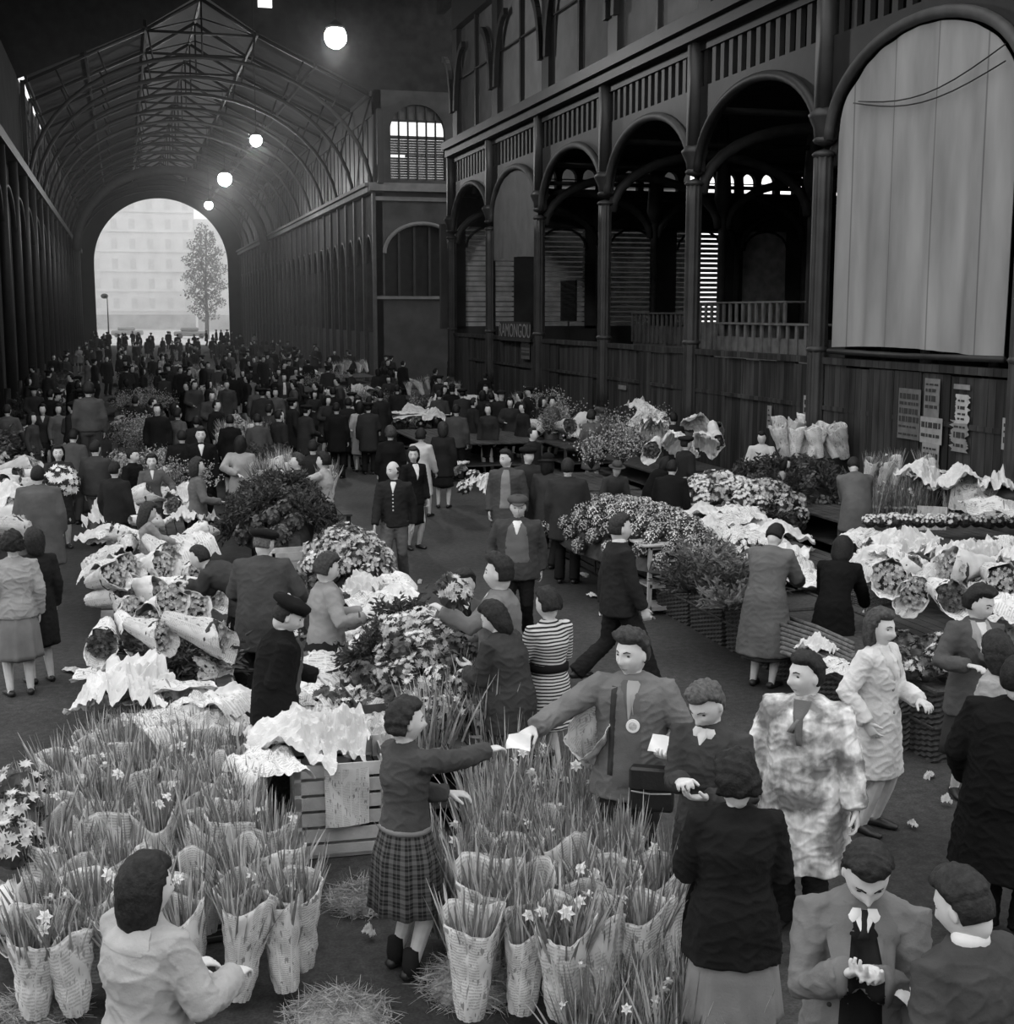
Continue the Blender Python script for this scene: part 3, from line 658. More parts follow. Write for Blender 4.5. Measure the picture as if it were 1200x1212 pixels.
# ---- inside the right pavilion
PI=MB(); IR=mat('inner iron',.03,.6,.3,3)
for x in (18.4,24.4,30.4,36.4,42.4):
    for y in COLY[1:]:
        m=MB(); m.tube([(x,y,0),(x,y,6.8)],[.15,.13],10); m.tube([(x,y,6.8),(x,y,7.2),(x,y,9.7)],[.15,.28,.12],10); struct('column',m,IR,True)
for y in COLY[1:]:
    m=MB()
    for x in (12.4,18.4,24.4,30.4,36.4): arch_rib(m,y,x+.15,x+5.85,6.3,1.5,.13,16,'x'); m.bar((x,y,8.1),(x+6,y,8.1),.12,.2,(0,1,0))
    struct('trim_9',m,IR,True)
YB=53.2; WH=MB(); x0,x1=XR+.3,46
m=MB(); 
zl,zh=8.55,9.15; 
m.box((x0,YB,9.72),(x1,YB+.3,9.98)); nl=38; w=(x1-x0)/nl
for j in range(nl):
    a,b=x0+j*w,x0+(j+1)*w; r=w*.36; c=(a+b)/2; xz_arch_wall(m,YB,YB+.3,c-r,c+r,9.0,.36,9.76,8); m.box((a,YB,8.55),(c-r,YB+.3,9.76)); m.box((c+r,YB,8.55),(b,YB+.3,9.76)); m.box((a,YB+.1,8.92),(b,YB+.18,8.96))
m.box((x0,YB,7.0),(x1,YB+.3,8.56)); m.box((x0,YB,0),(x1,YB+.3,3.1))
for j in range(12): x=x0+j*3.0; m.box((x-.5,YB,3),(x+.5,YB+.3,7.1))
for x in (30.,33.,36.,39.,42.): m.box((x-1.6,YB,3),(x+1.6,YB+.3,7.1))
struct('wall_pavilion_end',m,mat('inner wall',.05,.9,.3,1))
m=MB()
for j in range(20): z=3.1+j*.2; m.box((x0,YB+.05,z),(x0+11.6,YB+.09,z+.15))
m.box((x0+11.6,YB+.05,3),(x1,YB+.07,7.2))
struct('window_7',m,mat('pale louvres',.45,.8,.3,3))
m=MB(); 
for j in range(12):
    x=x0+j*3.0; arch_rib(m,YB-.1,x+.5,x+2.5,6.2,.8,.05,8,'x')
struct('trim_10',m,IR)
m=MB(); m.box((XR+.45,9,9.8),(47,YB+.3,9.95)); m.box((46,14,0),(46.3,YB,9.9)); struct('ceiling_pavilion',m,DARK)
m=MB(); m.box((XR+.3,9,0),(XR+34,9.3,9.9)); struct('wall_pavilion_near',m,DARK)
for (px,py,w,hh,X,nm,lb) in ((672,356,.9,.75,16,'hanging_board','dark square board inside pavilion behind the boarding'),):
    p=UX(px,py,X); m=MB(); m.box((X,p.y-w,p.z-hh),(X+.06,p.y+w,p.z+hh)); m.box((X+.01,p.y-.05,2.7),(X+.05,p.y+.05,p.z-hh)); tag(ob(nm,m.mesh(nm,IR)),lb,'board')
# crates and counters seen above the boarding
for (px,py,wy,hz,X,g,lb) in ((874,386,2.2,.55,13.4,.10,'slatted pen above the boarding'),(905,402,2.6,.35,13.2,.12,'long pale counter behind the boarding'),(780,388,2.0,.4,13.6,.05,'dark counter behind the boarding')):
    p=UX(px,py,X); m=MB(); 
    for j in range(14): y=p.y-wy+2*wy*j/13; m.box((X,y-.05,p.z-hz),(X+.04,y+.05,p.z+hz))
    m.box((X-.02,p.y-wy,p.z+hz-.04),(X+.5,p.y+wy,p.z+hz)); m.box((X+.04,p.y-wy,.0),(X+.45,p.y+wy,p.z+(hz*.1))); tag(ob('market_pen',m.mesh('market_pen',mat('pen wood %.2f'%g,g,.8,.3,4))),lb,'pen')
# ---- signs and posters
def text(body,size,m_,loc,rot,parent=None,name='lettering'):
    c=bpy.data.curves.new(name,'FONT'); c.body=body; c.size=size; c.extrude=.004; c.align_x='CENTER'; c.align_y='CENTER'; c.materials.append(m_)
    t=bpy.data.objects.new(name,c); COL.objects.link(t); me=bpy.data.meshes.new_from_object(t.evaluated_get(bpy.context.evaluated_depsgraph_get())); bpy.data.objects.remove(t)
    o=bpy.data.objects.new(name,me); COL.objects.link(o); o.location=loc; o.rotation_euler=rot
    if parent: o.parent=parent
    return o
LET=mat('pale lettering',.22,.8,.1)
a=UX(592,392,XR-.1); b=UX(628,392,XR-.1); m=MB(); c=(a+b)/2; L=abs(a.y-b.y); m.box((XR-.12,c.y-L/2,c.z-.32),(XR-.07,c.y+L/2,c.z+.30))
sg=tag(ob('shop_sign',m.mesh('shop_sign',mat('sign board',.03,.8,.2))),'long dark signboard with pale capital letters on the boarding','sign')
o=text('RAMONGOU',.62,LET,(XR-.13,c.y,c.z),(math.pi/2,0,-math.pi/2),sg); o.scale=(L/3.5,1,1)
def poster(x0,y0,x1,y1,g,label,ink=.06,rows=10,X=XR-.05,head=True,torn=0):
    a=UX(x0,(y0+y1)/2,X); t=UX((x0+x1)/2,y0,X).z; bz=UX((x0+x1)/2,y1,X).z; b=UX(x1,(y0+y1)/2,X)
    m=MB(); n=12; yA,yB_=a.y,b.y; K=[]
    for s in(0,1):
        for i in range(n+1):
            z=bz+(t-bz)*i/n; j=(rng.uniform(-torn,torn),rng.uniform(-torn,torn)); K.append(m.V([(X-.002-.004*s,yA+j[0],z),(X-.004*s,yB_+j[1],z)]))
    for s in(0,1):
        for i in range(n): q=(K[s*(n+1)+i],K[s*(n+1)+i]+1,K[s*(n+1)+i+1]+1,K[s*(n+1)+i+1]); uv=[(0,i/n),(1,i/n),(1,(i+1)/n),(0,(i+1)/n)]; m.face(q if s else q[::-1],uv if s else uv[::-1])
    o=tag(ob('poster',m.mesh('poster',mat('poster %.2f'%g,g,.9,.2,6))),label,'poster')
    ink_=mat('poster ink',.04,.9,0); z=t-.08; H=t-bz; w=yA-yB_; mm=MB()
    while z>bz+.08:
        hh=rng.choice((.03,.05,.09)) if rows else .03
        y=yA-.04
        while y>yB_+.08:
            lw=rng.uniform(.03,.12); mm.box((X-.012,max(y-lw,yB_+.03),z-hh),(X-.008,y,z)); y-=lw+.03
        z-=hh+rng.uniform(.04,.1)
    if mm.v: ob('printing',mm.mesh('printing',ink_),o)
poster(1063,460,1089,520,.12,'dull torn poster left of the tall white bills')
poster(1094,448,1112,494,.16,'narrow faded poster above the white bill')
poster(1089,494,1115,525,.28,'pale bill with two rows of heavy print')
poster(1091,524,1111,560,.24,'closely printed bill below the heavy print one')
poster(1129,455,1148,461,.22,'small white strip pasted high on boarding',rows=0)
poster(1132,467,1146,502,.38,'bright torn white poster right of the tall bills',torn=.06)
poster(1127,498,1143,535,.22,'ragged lower scrap of the bright torn poster',torn=.10)
poster(1186,495,1199,533,.26,'bill on the post at right edge')
poster(951,468,956,495,.30,'tiny white notice on the column')
poster(617,405,627,425,.12,'little faded bill under the signboard')
poster(908,480,913,507,.2,'thin white strip standing at the boarding',rows=0)
poster(732,456,741,461,.2,'tiny torn label on the middle boarding',rows=0)
# ---- hanging lamps
LM=bpy.data.materials.new('lamp glow'); LM.use_nodes=True; bb=LM.node_tree.nodes['Principled BSDF']; bb.inputs['Emission Color'].default_value=(1,1,1,1); bb.inputs['Emission Strength'].default_value=60
for i,(px,py,r) in enumerate(((397,44,.33),(303,166,.28),(266,212,.42),(247,243,.30))):
    p=UX(px,py,6.4); root=bpy.data.objects.new('hanging_lamp',None); COL.objects.link(root); root.location=p
    tag(root,['nearest and highest glowing lamp under the dark roof','second glowing lamp along the nave','third and widest glowing lamp above the far crowd','smallest glowing lamp close to the far arch'][i],'lamp','lamps hanging down the nave')
    m=MB(); m.ell((0,0,0),(r,r,r),None,16,10); g=ob('globe',m.mesh('globe',LM,True),root)
    m=MB(); m.tube([(0,0,r*.8),(0,0,r*1.1),(0,0,r*1.5)],[r*.9,r*.7,r*.15],14); ob('reflector',m.mesh('reflector',IRON,True),root)
    zt=(19.5 if p.y<69 else roof_z(6.4))-p.z-.05; m=MB(); m.tube([(0,0,r*1.4),(0,0,zt)],[.02,.02],5); ob('cord',m.mesh('cord',IRON),root)
    l=bpy.data.lights.new('lamp_light','POINT'); l.energy=(500,500,900,500)[i]; l.shadow_soft_size=r; lo=bpy.data.objects.new('lamp_light',l); COL.objects.link(lo); lo.parent=root; lo.location=(0,0,-r*1.3)
# ---- street beyond the far arch
FAC=mat('pale stone facade',.78,.9,.12,.3); FAC2=mat('white stone facade',.80,.9,.1,.3); WIN=mat('facade windows',.64,.4,.2); 
def facade(cx,y,w,h,mt,label,rows,cols,group='houses beyond the far arch',whitefrom=None):
    r=bpy.data.objects.new('apartment_building',None); COL.objects.link(r); r.location=(cx,y,0); tag(r,label,'building',group)
    m=MB(); m.box((-w/2,0,0),(w/2,8,h)); ob('wall',m.mesh('wall',mt),r)
    m=MB(); k=m.V([(-w/2,-.2,h),(w/2,-.2,h),(w/2,8,h),(-w/2,8,h),(-w/2,2,h+3),(w/2,2,h+3),(w/2,6,h+3),(-w/2,6,h+3)])
    for f in ((0,1,5,4),(1,2,6,5),(2,3,7,6),(3,0,4,7),(4,5,6,7)): m.face([k+i for i in f])
    ob('mansard_roof',m.mesh('mansard_roof',mat('zinc roof',.6,.5,.1)),r)
    for i in range(rows):
        z=4.2+(h-4.5)*i/rows
        m=MB(); m.box((-w/2,-.25,z-.55),(w/2,0,z-.35)); ob('string_course',m.mesh('string_course',mt),r)
        for j in range(cols):
            x=-w/2+w*(j+.5)/cols; m=MB(); m.box((x-.55,-.06,z),(x+.55,.02,z+1.9)); ob('window',m.mesh('window',WIN),r)
    m=MB(); m.box((-w/2,-.1,.3),(w/2,-.02,3.0)); ob('shop_front',m.mesh('shop_front',mat('shop front',.45,.7,.3,.5)),r)
    for j in range(2): m=MB(); x=-w/4+j*w/2; m.box((x-.6,3,h+2),(x+.6,4,h+5)); ob('chimney',m.mesh('chimney',FAC),r)
YS=252
facade(-14,YS,13,26,FAC2,'bright narrow house at the left of the far street',5,4)
facade(4,YS+22,20,27,FAC,'wide grey house in the middle beyond the far arch',6,6)
facade(20,YS,14,17,FAC2,'low white-banded house behind the far tree',4,5)
facade(36,YS+5,18,25,FAC,'tall house mostly behind the far tree',5,5)
def far_car(px,py,Y,label):
    p=UY(px,py,Y); r=bpy.data.objects.new('car',None); COL.objects.link(r); r.location=(p.x,Y,0); tag(r,label,'car')
    m=MB(); m.box((-2.2,-.85,.35),(2.2,.85,1.0)); m.box((-1.3,-.75,1.0),(1.1,.75,1.5)); o=ob('car_body',m.mesh('car_body',mat('car paint',.25,.3,.1)),r); bv=o.modifiers.new('b','BEVEL'); bv.width=.2; bv.segments=3
    for x in(-1.4,1.4):
        m=MB(); m.tube([(x,-.9,.35),(x,-.7,.35)],[.35,.35],14); ob('wheel',m.mesh('wheel',SOLE),r)
far_car(150,382,200,'pale car parked left beyond the far arch'); far_car(225,384,190,'grey car parked right beyond the far arch')
# tree at the arch
r=bpy.data.objects.new('street_tree',None); COL.objects.link(r); p=UY(243,340,185); r.location=(p.x,185,0); tag(r,'leafy street tree at the right side of the far arch','tree')
m=MB(); m.tube([(0,0,0),(.1,0,3),(0,.1,7),(.3,0,12)],[.3,.24,.16,.06],8); 
for k in range(9): a=rng.uniform(0,6.3); z=rng.uniform(3,9); m.tube([(0,0,z),(1.6*math.cos(a),1.6*math.sin(a),z+1.2),(2.9*math.cos(a),2.9*math.sin(a),z+1.6)],[.1,.06,.02],5)
BARK=mat('bark',.12,.9,.2); ob('trunk',m.mesh('trunk',BARK,True),r)
m=MB()
for k in range(3200):
    a=rng.uniform(0,6.283); z=rng.betavariate(2,2)*13+2.2; R0=(3.5*math.sin(math.pi*min(1,(z-.5)/15))**.8+.2)*(.4+.6*rng.random()**.5)*(.62+.38*math.sin(z*1.9+a*2)*math.cos(a*3-z)); c=Vector((R0*math.cos(a),R0*math.sin(a),z)); u=Vector((rng.gauss(0,1),rng.gauss(0,1),rng.gauss(0,1))).normalized()*.17; v=u.orthogonal().normalized()*.11
    q=m.V([c-u,c+v,c+u,c-v]); m.face((q,q+1,q+2,q+3))
ob('foliage',m.mesh('foliage',mat('tree leaf',.16,.8,.4,.5)),r)
# street lamp at left of the arch
r=bpy.data.objects.new('street_lamp',None); COL.objects.link(r); p=UY(128,380,165); r.location=(p.x,165,0); tag(r,'dark street lamp at the left jamb of the far arch','lamp post')
m=MB(); m.tube([(0,0,0),(0,0,5.2)],[.09,.05],8); ob('post',m.mesh('post',IRON,True),r); m=MB(); m.ell((-.3,0,5.4),(.42,.42,.3),None,10,8); ob('lantern',m.mesh('lantern',IRON,True),r)
m=MB(); m.box((-60,153,-.2),(70,300,.03)); struct('floor_street_bounce',m,mat('light-bounce paving',.6,.9,.15,.5))  # pale ground added over the asphalt to bounce sky light into the street
m=MB(); m.box((-60,154,.05),(70,249,60)); hz=ob('street_haze',m.mesh('street_haze',None)); tag(hz,'bright morning haze filling the street beyond the far arch','haze',None,'stuff')
hm=bpy.data.materials.new('haze'); hm.use_nodes=True; nt=hm.node_tree; nt.nodes.remove(nt.nodes['Principled BSDF']); vs=nd(nt,'ShaderNodeVolumeScatter'); vs.inputs['Density'].default_value=.006; vs.inputs['Color'].default_value=(1,1,1,1); nt.links.new(vs.outputs[0],nt.nodes['Material Output'].inputs['Volume']); hz.data.materials.clear(); hz.data.materials.append(hm)
m=MB(); m.box((XL+.3,40,.05),(XR-.6,149.5,14.3)); hz=ob('nave_haze',m.mesh('nave_haze',None)); tag(hz,'thin smoky haze under the long nave roof around the lamps','haze',None,'stuff')
hm=bpy.data.materials.new('thin haze'); hm.use_nodes=True; nt=hm.node_tree; nt.nodes.remove(nt.nodes['Principled BSDF']); vs=nd(nt,'ShaderNodeVolumeScatter'); vs.inputs['Density'].default_value=.0019; vs.inputs['Anisotropy'].default_value=.5; vs.inputs['Color'].default_value=(1,1,1,1); nt.links.new(vs.outputs[0],nt.nodes['Material Output'].inputs['Volume']); hz.data.materials.clear(); hz.data.materials.append(hm)
# ---- light: overcast sky over the open front of the hall
w=bpy.data.worlds.new('overcast sky'); S.world=w; w.use_nodes=True; bg=w.node_tree.nodes['Background']; bg.inputs[0].default_value=(1,1,1,1); bg.inputs[1].default_value=1.0
S.view_settings.view_transform='Standard'; S.view_settings.look='None'; S.view_settings.gamma=1; S.view_settings.use_curve_mapping=False; S.view_settings.exposure=.75
# ------------------------------------------------------------ near people
def plaid(nt,tc):
    sp=nd(nt,'ShaderNodeSeparateXYZ'); nt.links.new(tc.outputs['UV'],sp.inputs[0])
    u=mth(nt,'FRACT',mth(nt,'MULTIPLY',sp.outputs[0],17)); v=mth(nt,'FRACT',mth(nt,'MULTIPLY',sp.outputs[1],11))
    a=mth(nt,'GREATER_THAN',u,.6); b=mth(nt,'GREATER_THAN',v,.6)
    a2=mth(nt,'LESS_THAN',mth(nt,'ABSOLUTE',mth(nt,'SUBTRACT',u,.3)),.05); b2=mth(nt,'LESS_THAN',mth(nt,'ABSOLUTE',mth(nt,'SUBTRACT',v,.3)),.06)
    s=mth(nt,'ADD',mth(nt,'MULTIPLY',a,.045),mth(nt,'MULTIPLY',b,.04)); s=mth(nt,'ADD',s,mth(nt,'MULTIPLY',mth(nt,'ADD',a2,b2),.03))
    return mth(nt,'ADD',s,.014)
PLAID=tex_mat('plaid wool',plaid)
def stripes(nt,tc):
    sp=nd(nt,'ShaderNodeSeparateXYZ'); nt.links.new(tc.outputs['Object'],sp.inputs[0])
    w=mth(nt,'ADD',sp.outputs[2],mth(nt,'MULTIPLY',noise(nt,tc.outputs['Object'],5,1),.035))
    return ramp(nt,mth(nt,'GREATER_THAN',mth(nt,'FRACT',mth(nt,'MULTIPLY',w,38)),.45),0,1,.03,.55)
STRIPE=tex_mat('striped cotton',stripes)
def stain(nt,tc):
    a=noise(nt,tc.outputs['Object'],7,6); b=noise(nt,tc.outputs['Object'],22,4,(1,1,.35))
    return mth(nt,'MULTIPLY',ramp(nt,a,.40,.60,.22,.85),ramp(nt,b,.35,.65,.72,1.05))
STAIN=tex_mat('paint-stained canvas',stain)
def vstr(nt,tc):
    sp=nd(nt,'ShaderNodeSeparateXYZ'); nt.links.new(tc.outputs['UV'],sp.inputs[0])
    return ramp(nt,mth(nt,'GREATER_THAN',mth(nt,'FRACT',mth(nt,'MULTIPLY',sp.outputs[0],7)),.6),0,1,.32,.10)
SHIRTSTR=tex_mat('striped shirt',vstr)
WHITE=mat('white paper',.8,.8,.05,10); WHITECLOTH=fab(.75,.1); BLACK=fab(.01)
def sheet_at(c,w,l,nrm,upv,m,name,label,cat='paper',group=None,bend=.02):
    mb=MB(); n=Vector(nrm).normalized(); u=Vector(upv); u=(u-n*u.dot(n)).normalized(); s=u.cross(n); K=[]
    for side in(0,1):
        for i in range(5):
            K.append(mb.V([s*(w*(j/4-.5))+u*(l*(i/4-.5))+n*(bend*math.sin(i*1.3+j)+.002*side) for j in range(5)]))
    for side in(0,1):
        for i in range(4):
            for j in range(4):
                a=K[side*5+i]+j;b=K[side*5+i+1]+j; q=(a,a+1,b+1,b); uv=[(j/4,i/4),((j+1)/4,i/4),((j+1)/4,(i+1)/4),(j/4,(i+1)/4)]
                mb.face(q if side else q[::-1],uv if side else uv[::-1])
    o=ob(name,mb.mesh(name,m,True),None,c); return tag(o,label,cat,group)
# woman in plaid skirt
P=person(478,826,1.60,62,'woman in dark sweater and plaid skirt reaching out with banknotes',male=False,hair='curly',hg=.022,top='blouse',tg=.062,hem=.86,bottom='skirt',botmat=PLAID,skirt_z=.40,flare=.9,
    R_hand=(604,884,.35,'px'),L_hand=(.0,.28,1.0),Rc=25,Rn=(0,0,-1),head=(12,2),build=1.05,ease=2.0)
for s in (1,-1):
    m=MB(); fx=s*.10*P.k; m.tube([(fx,-.02,.035),(fx,-.025,.09),(fx,-.02,.175)],[.047,.050,.046],12); ob('sock',m.mesh('sock',fab(.02),True),P.root)
m=MB(); m.tube([(0,0,.862),(0,0,.885)],[(.172,.142),(.170,.140)],24); ob('waistband',m.mesh('waistband',fab(.2),True),P.root)
h1=P.tow(P.wr[1])
sheet_at(W(614,878,P.d+.42),.14,.10,(-.3,-.6,.6),(0,0,1),WHITE,'banknote','folded white note passed between the plaid-skirted woman and man','paper')
# man with the badge
P=person(750,745,1.76,188,'stout man with round white badge stretching his arm to pay',build=1.22,hair='pomp',hg=.045,hs=1.12,top='jacket',tg=.15,hem=.72,bg=.03,
    R_hand=(632,862,-.25,'px'),L_hand=(790,888,-.36,'px'),Rc=30,Rn=(0,-.2,-1),Ln=(0,.3,1),Lc=45,head=(28,4),
    front=[('open',.09,.075,.46,fab(.13)),('vee',.35,.060,.70,SHIRTSTR)])
P.patch('strap',[(.81,.075,.11),(.62,.085,.12),(.50,.09,.125)],fab(.045),.014,3)
m=MB(); c=P.patch('badge_cord',[(.80,-.012,-.006),(.72,-.032,-.026)],fab(.4),.02,2)
sp0,_=P.sp(.685*P.h); rr=P.bvh.ray_cast(sp0+Vector((-.03,.6,0)),Vector((0,-1,0)),.9)[0]
m=MB(); m.tube([rr+Vector((0,.008,0)),rr+Vector((0,.020,0))],[.042,.042],20,dome=.05); ob('badge',m.mesh('badge',WHITE,False),P.root)
m=MB(); m.tube([rr+Vector((0,.020,0)),rr+Vector((0,.022,0))],[.026,.026],16,dome=.05); ob('badge_emblem',m.mesh('badge_emblem',mat('badge relief',.5,.6,.3,60),False),P.root)
sheet_at(W(782,882,P.d-.42),.13,.12,(-.2,-.7,.6),(.3,0,1),WHITE,'folded_paper','folded white paper in the badge man\'s hand','paper')
BADGE=P
# satchel
m=MB(); c=W(772,930,P.d-.27); 
m.box((-.13,-.05,-.15),(.13,.05,.12)); o=ob('satchel',m.mesh('satchel',mat('black leather',.015,.4,.2,20,.3,40,.5)),None,c,(0,0,P.rz)); bv=o.modifiers.new('b','BEVEL'); bv.width=.02; bv.segments=3
tag(o,'black leather satchel hanging at the badge man\'s waist','bag')
m=MB(); m.box((-.135,.0,-.02),(.135,.062,.125)); f=ob('flap',m.mesh('flap',mat('black leather')),o); bv=f.modifiers.new('b','BEVEL'); bv.width=.015
m=MB(); m.tube([(-.12,.064,-.02),(0,.066,-.03),(.12,.064,-.02)],[.005]*3,6); ob('flap_edge',m.mesh('flap_edge',mat('worn edge',.3)),o)
# young man counting coins
P=person(843,797,1.74,208,'young man in dark pullover with bowed head counting coins',build=1.0,hair='side',hg=.10,hs=1.08,top='sweater',tg=.05,hem=.85,bg=.03,
    R_hand=(806,925,-.30,'px'),L_hand=(836,944,-.30,'px'),Rn=(-.3,0,-1),Ln=(.2,0,1),Rc=50,Lc=30,head=(8,34),front=[('vee',.6,.045,.785),('collar',.6)])
# woman from behind in black
P=person(873,893,1.62,-8,'woman seen from behind in black jacket and grey skirt',male=False,hair='curly',hg=.012,top='jacket',tg=.012,hem=.62,bottom='skirt',bg=.20,skirt_z=.30,build=1.22,ease=1.5,R_hand=(.10,.25,1.02),L_hand=(-.10,.25,1.05),head=(-14,10),noface=True,hs=1.12)
# man bottom right in grey overcoat
P=person(1024,972,1.74,176,'man in open grey overcoat looking down at coins in his palm',hair='side',hg=.02,hs=1.06,top='coat',tg=.155,hem=.55,bg=.02,build=1.1,lean=6,
    R_hand=(1004,1152,-.34,'px'),L_hand=(1034,1160,-.36,'px'),Rn=(0,0,-1),Ln=(0,0,1),Rc=55,Lc=25,head=(-6,36),
    front=[('open',.012,.075,.40),('lapel',.14,.075,.62),('vee',.75,.042,.775),('tie',.02,.775),('collar',.75),('buttons',.05,(.60,.52),.115)])
# man bottom right from behind
P=person(1153,1028,1.72,-48,'man in dark suit seen from behind holding white papers',hair='side',hg=.022,hs=1.08,top='jacket',tg=.055,bg=.03,build=1.08,L_hand=(1086,1192,.10,'px'),R_hand=(.05,.38,1.0),Ln=(0,0,1),head=(-14,22),noface=False,
    )
m=MB(); nb=P.sp(.852*P.h)[0]; m.tube([nb-Vector((0,0,.03)),nb+Vector((0,.0,.022))],[(.074,.072),(.064,.062)],16); ob('shirt_collar',m.mesh('shirt_collar',WHITECLOTH,True),P.root)
sheet_at(W(1084,1186,P.d+.02),.16,.12,(0,-.3,.9),(1,.3,0),WHITE,'paper_slip','white paper held by the suited man at bottom right','paper')
sheet_at(W(1104,1160,P.d+.10),.10,.08,(0,-.5,.7),(1,.3,.3),WHITE,'paper_slip','small white slip above the suited man\'s other paper','paper')
# hurrying woman bottom left
P=person(168,1013,1.60,52,'woman in pale loose coat hurrying past the daffodils at lower left',male=False,hair='bob',hg=.016,top='coat',tg=.36,hem=.45,bottom='skirt',bg=.1,ease=1.5,build=1.12,flare=1.4,head=(8,6),hs=1.1,R_hand=(.16,.30,1.02),L_hand=(-.1,.3,1.0))
P.patch('collar',[(.846,-.055,.055),(.83,-.10,.10),(.80,-.135,.135),(.785,-.12,.12)],fab(.42),.020,8,True)
# man in stained smock
P=person(957,771,1.72,196,'man in light paint-stained smock with dark neckerchief looking left',hair='side',hg=.018,hs=1.10,top='smock',topmat=STAIN,hem=.42,bg=.02,build=1.22,head=(38,0),R_hand=(.36,.12,.80),L_hand=(-.34,.1,.82),flare=.7)
P.patch('neckerchief',[(.842,-.055,.055),(.815,-.05,.045),(.79,-.030,.028),(.70,-.036,-.002)],fab(.13),.02,6)
P.patch('neckerchief_end',[(.80,-.03,.0),(.74,.018,.062)],fab(.20),.022,4)
# woman in light coat
P=person(1041,720,1.63,118,'young woman in long cream coat with hand in pocket',male=False,hair='bob',hg=.06,top='coat',tg=.62,hem=.44,bottom='skirt',bg=.3,skirt_z=.5,ease=1.5,build=1.05,head=(4,4),R_hand=(.24,.06,.86),L_hand=(-.10,.28,1.0),
    front=[('lapel',.55,.04,.70),('buttons',.25,(.66,.56),.03,.016)],hs=1.1)
# woman in dark coat with bouquet
P=person(1157,691,1.66,150,'woman in dark grey coat holding leaves and looking down',male=False,hair='curly',hg=.015,top='coat',tg=.085,hem=.66,bottom='skirt',bg=.04,skirt_z=.35,build=1.15,head=(-30,18),R_hand=(1146,788,-.28,'px'),L_hand=(1168,775,-.26,'px'),Ln=(0,0,1),hs=1.1,
    front=[('vee',.6,.05,.74),('lapel',.30,.035,.66)])
P=person(1183,748,1.60,-70,'woman in pale jacket at right edge beyond the black-coated figure',male=False,hair='bob',hg=.02,top='jacket',tg=.32,bottom='skirt',bg=.05,head=(35,10),hs=1.08)
P=person(1206,775,1.72,10,'figure in black coat cut off by the right edge',hair='short',hg=.01,top='coat',tg=.008,hem=.4,bg=.008,build=1.45,R_hand=(.3,.1,.9),L_hand=(-.3,.15,.9),noface=True,hs=1.1,flare=1.3)
# man with large beret
P=person(322,706,1.66,78,'man in black coat and wide black beret bending toward stall',hair='short',hg=.02,hat='beret',hatg=.010,top='coat',tg=.010,hem=.72,bg=.012,lean=10,R_hand=(338,815,.1,'px'),L_hand=(-.1,.35,1.0),head=(10,22),build=1.1,hs=1.14)
P.patch('scarf',[(.82,.03,.10),(.56,.05,.13)],fab(.07),.02,4)
# dark coat woman leaning, striped dress woman, tall man, man behind bouquet
P=person(650,695,1.60,-38,'woman in black and white striped dress with dark belt',male=False,hair='curly',hg=.02,top='dress',topmat=STRIPE,hem=.50,bottom=None,build=1.12,head=(-16,10),R_hand=(.12,.3,1.05),L_hand=(-.12,.3,1.0),ease=1.4,flare=1.1)
m=MB(); m.tube([P.sp(.595*P.h)[0],P.sp(.625*P.h)[0]],[(.165,.14),(.165,.14)],24); ob('belt',m.mesh('belt',BLACK,True),P.root)
P=person(604,711,1.60,-58,'woman in plain dark coat leaning toward the flowers',male=False,hair='bob',hg=.014,top='coat',tg=.042,hem=.62,bottom='skirt',bg=.03,build=1.28,lean=14,head=(-8,22),R_hand=(.1,.4,1.02),L_hand=(-.05,.35,1.0),Rn=(0,0,1))
P=person(592,657,1.78,-78,'tall man in profile holding a flower bunch at arm\'s length',hair='pomp',hg=.02,top='jacket',tg=.17,bg=.03,head=(0,0),L_hand=(524,722,-.25,'px'),R_hand=(.1,.32,1.02),Ln=(0,0,-1),Lc=55,build=1.12,hem=.62,front=[('vee',.7,.035,.80)],hs=1.1)
m=MB(); 
P=person(550,672,1.62,172,'man with moustache seen behind a raised bunch of flowers',hair='side',hg=.025,top='jacket',tg=.10,bg=.02,head=(18,6),build=1.0,front=[('open',.012,.06,.5),('vee',.6,.03,.79),('lapel',.09,.06,.65)],hs=1.1)
P=person(384,655,1.60,72,'woman in light tweed jacket seated behind the flower heaps',male=False,hair='curly',hg=.04,top='jacket',tg=.26,hem=.80,bottom='skirt',bg=.02,build=1.2,head=(2,14),R_hand=(430,732,-.05,'px'),L_hand=(.05,.32,1.05),Rn=(0,0,-1),front=[('lapel',.22,.03,.7),('vee',.03,.03,.74)],hs=1.1)
P=person(308,626,1.72,14,'man in brown-grey overcoat and dark beret seen from behind',hair='short',hg=.12,hat='beret',hatg=.012,top='coat',tg=.062,hem=.60,bg=.02,build=1.25,lean=8,R_hand=(.30,.34,1.0),L_hand=(-.2,.3,1.0),head=(30,10),noface=True)
P=person(None,None,1.66,-70,'bent figure with striped sleeve reaching down into stall',ground=(292,812),hair='short',hg=.02,top='jacket',tg=.05,bg=.02,lean=62,R_hand=(222,690,-.1,'px'),L_hand=(215,700,.15,'px'),head=(0,-10),noface=True)
P=person(173,596,1.30,80,'young woman in light jacket kneeling among the bouquets',male=False,hair='long',hg=.03,top='jacket',tg=.26,hem=.55,bottom='skirt',bg=.03,skirt_z=.2,R_hand=(.1,.32,.80),L_hand=(-.1,.3,.8),hs=1.3,head=(0,18),legs=True,lod=1)
P=person(733,608,1.76,72,'man in black suit striding to the right',hair='side',hg=.03,top='jacket',tg=.022,bg=.018,stride=.75,R_hand=(.24,.20,.78),L_hand=(-.2,-.1,.8),build=1.08,hs=1.08)
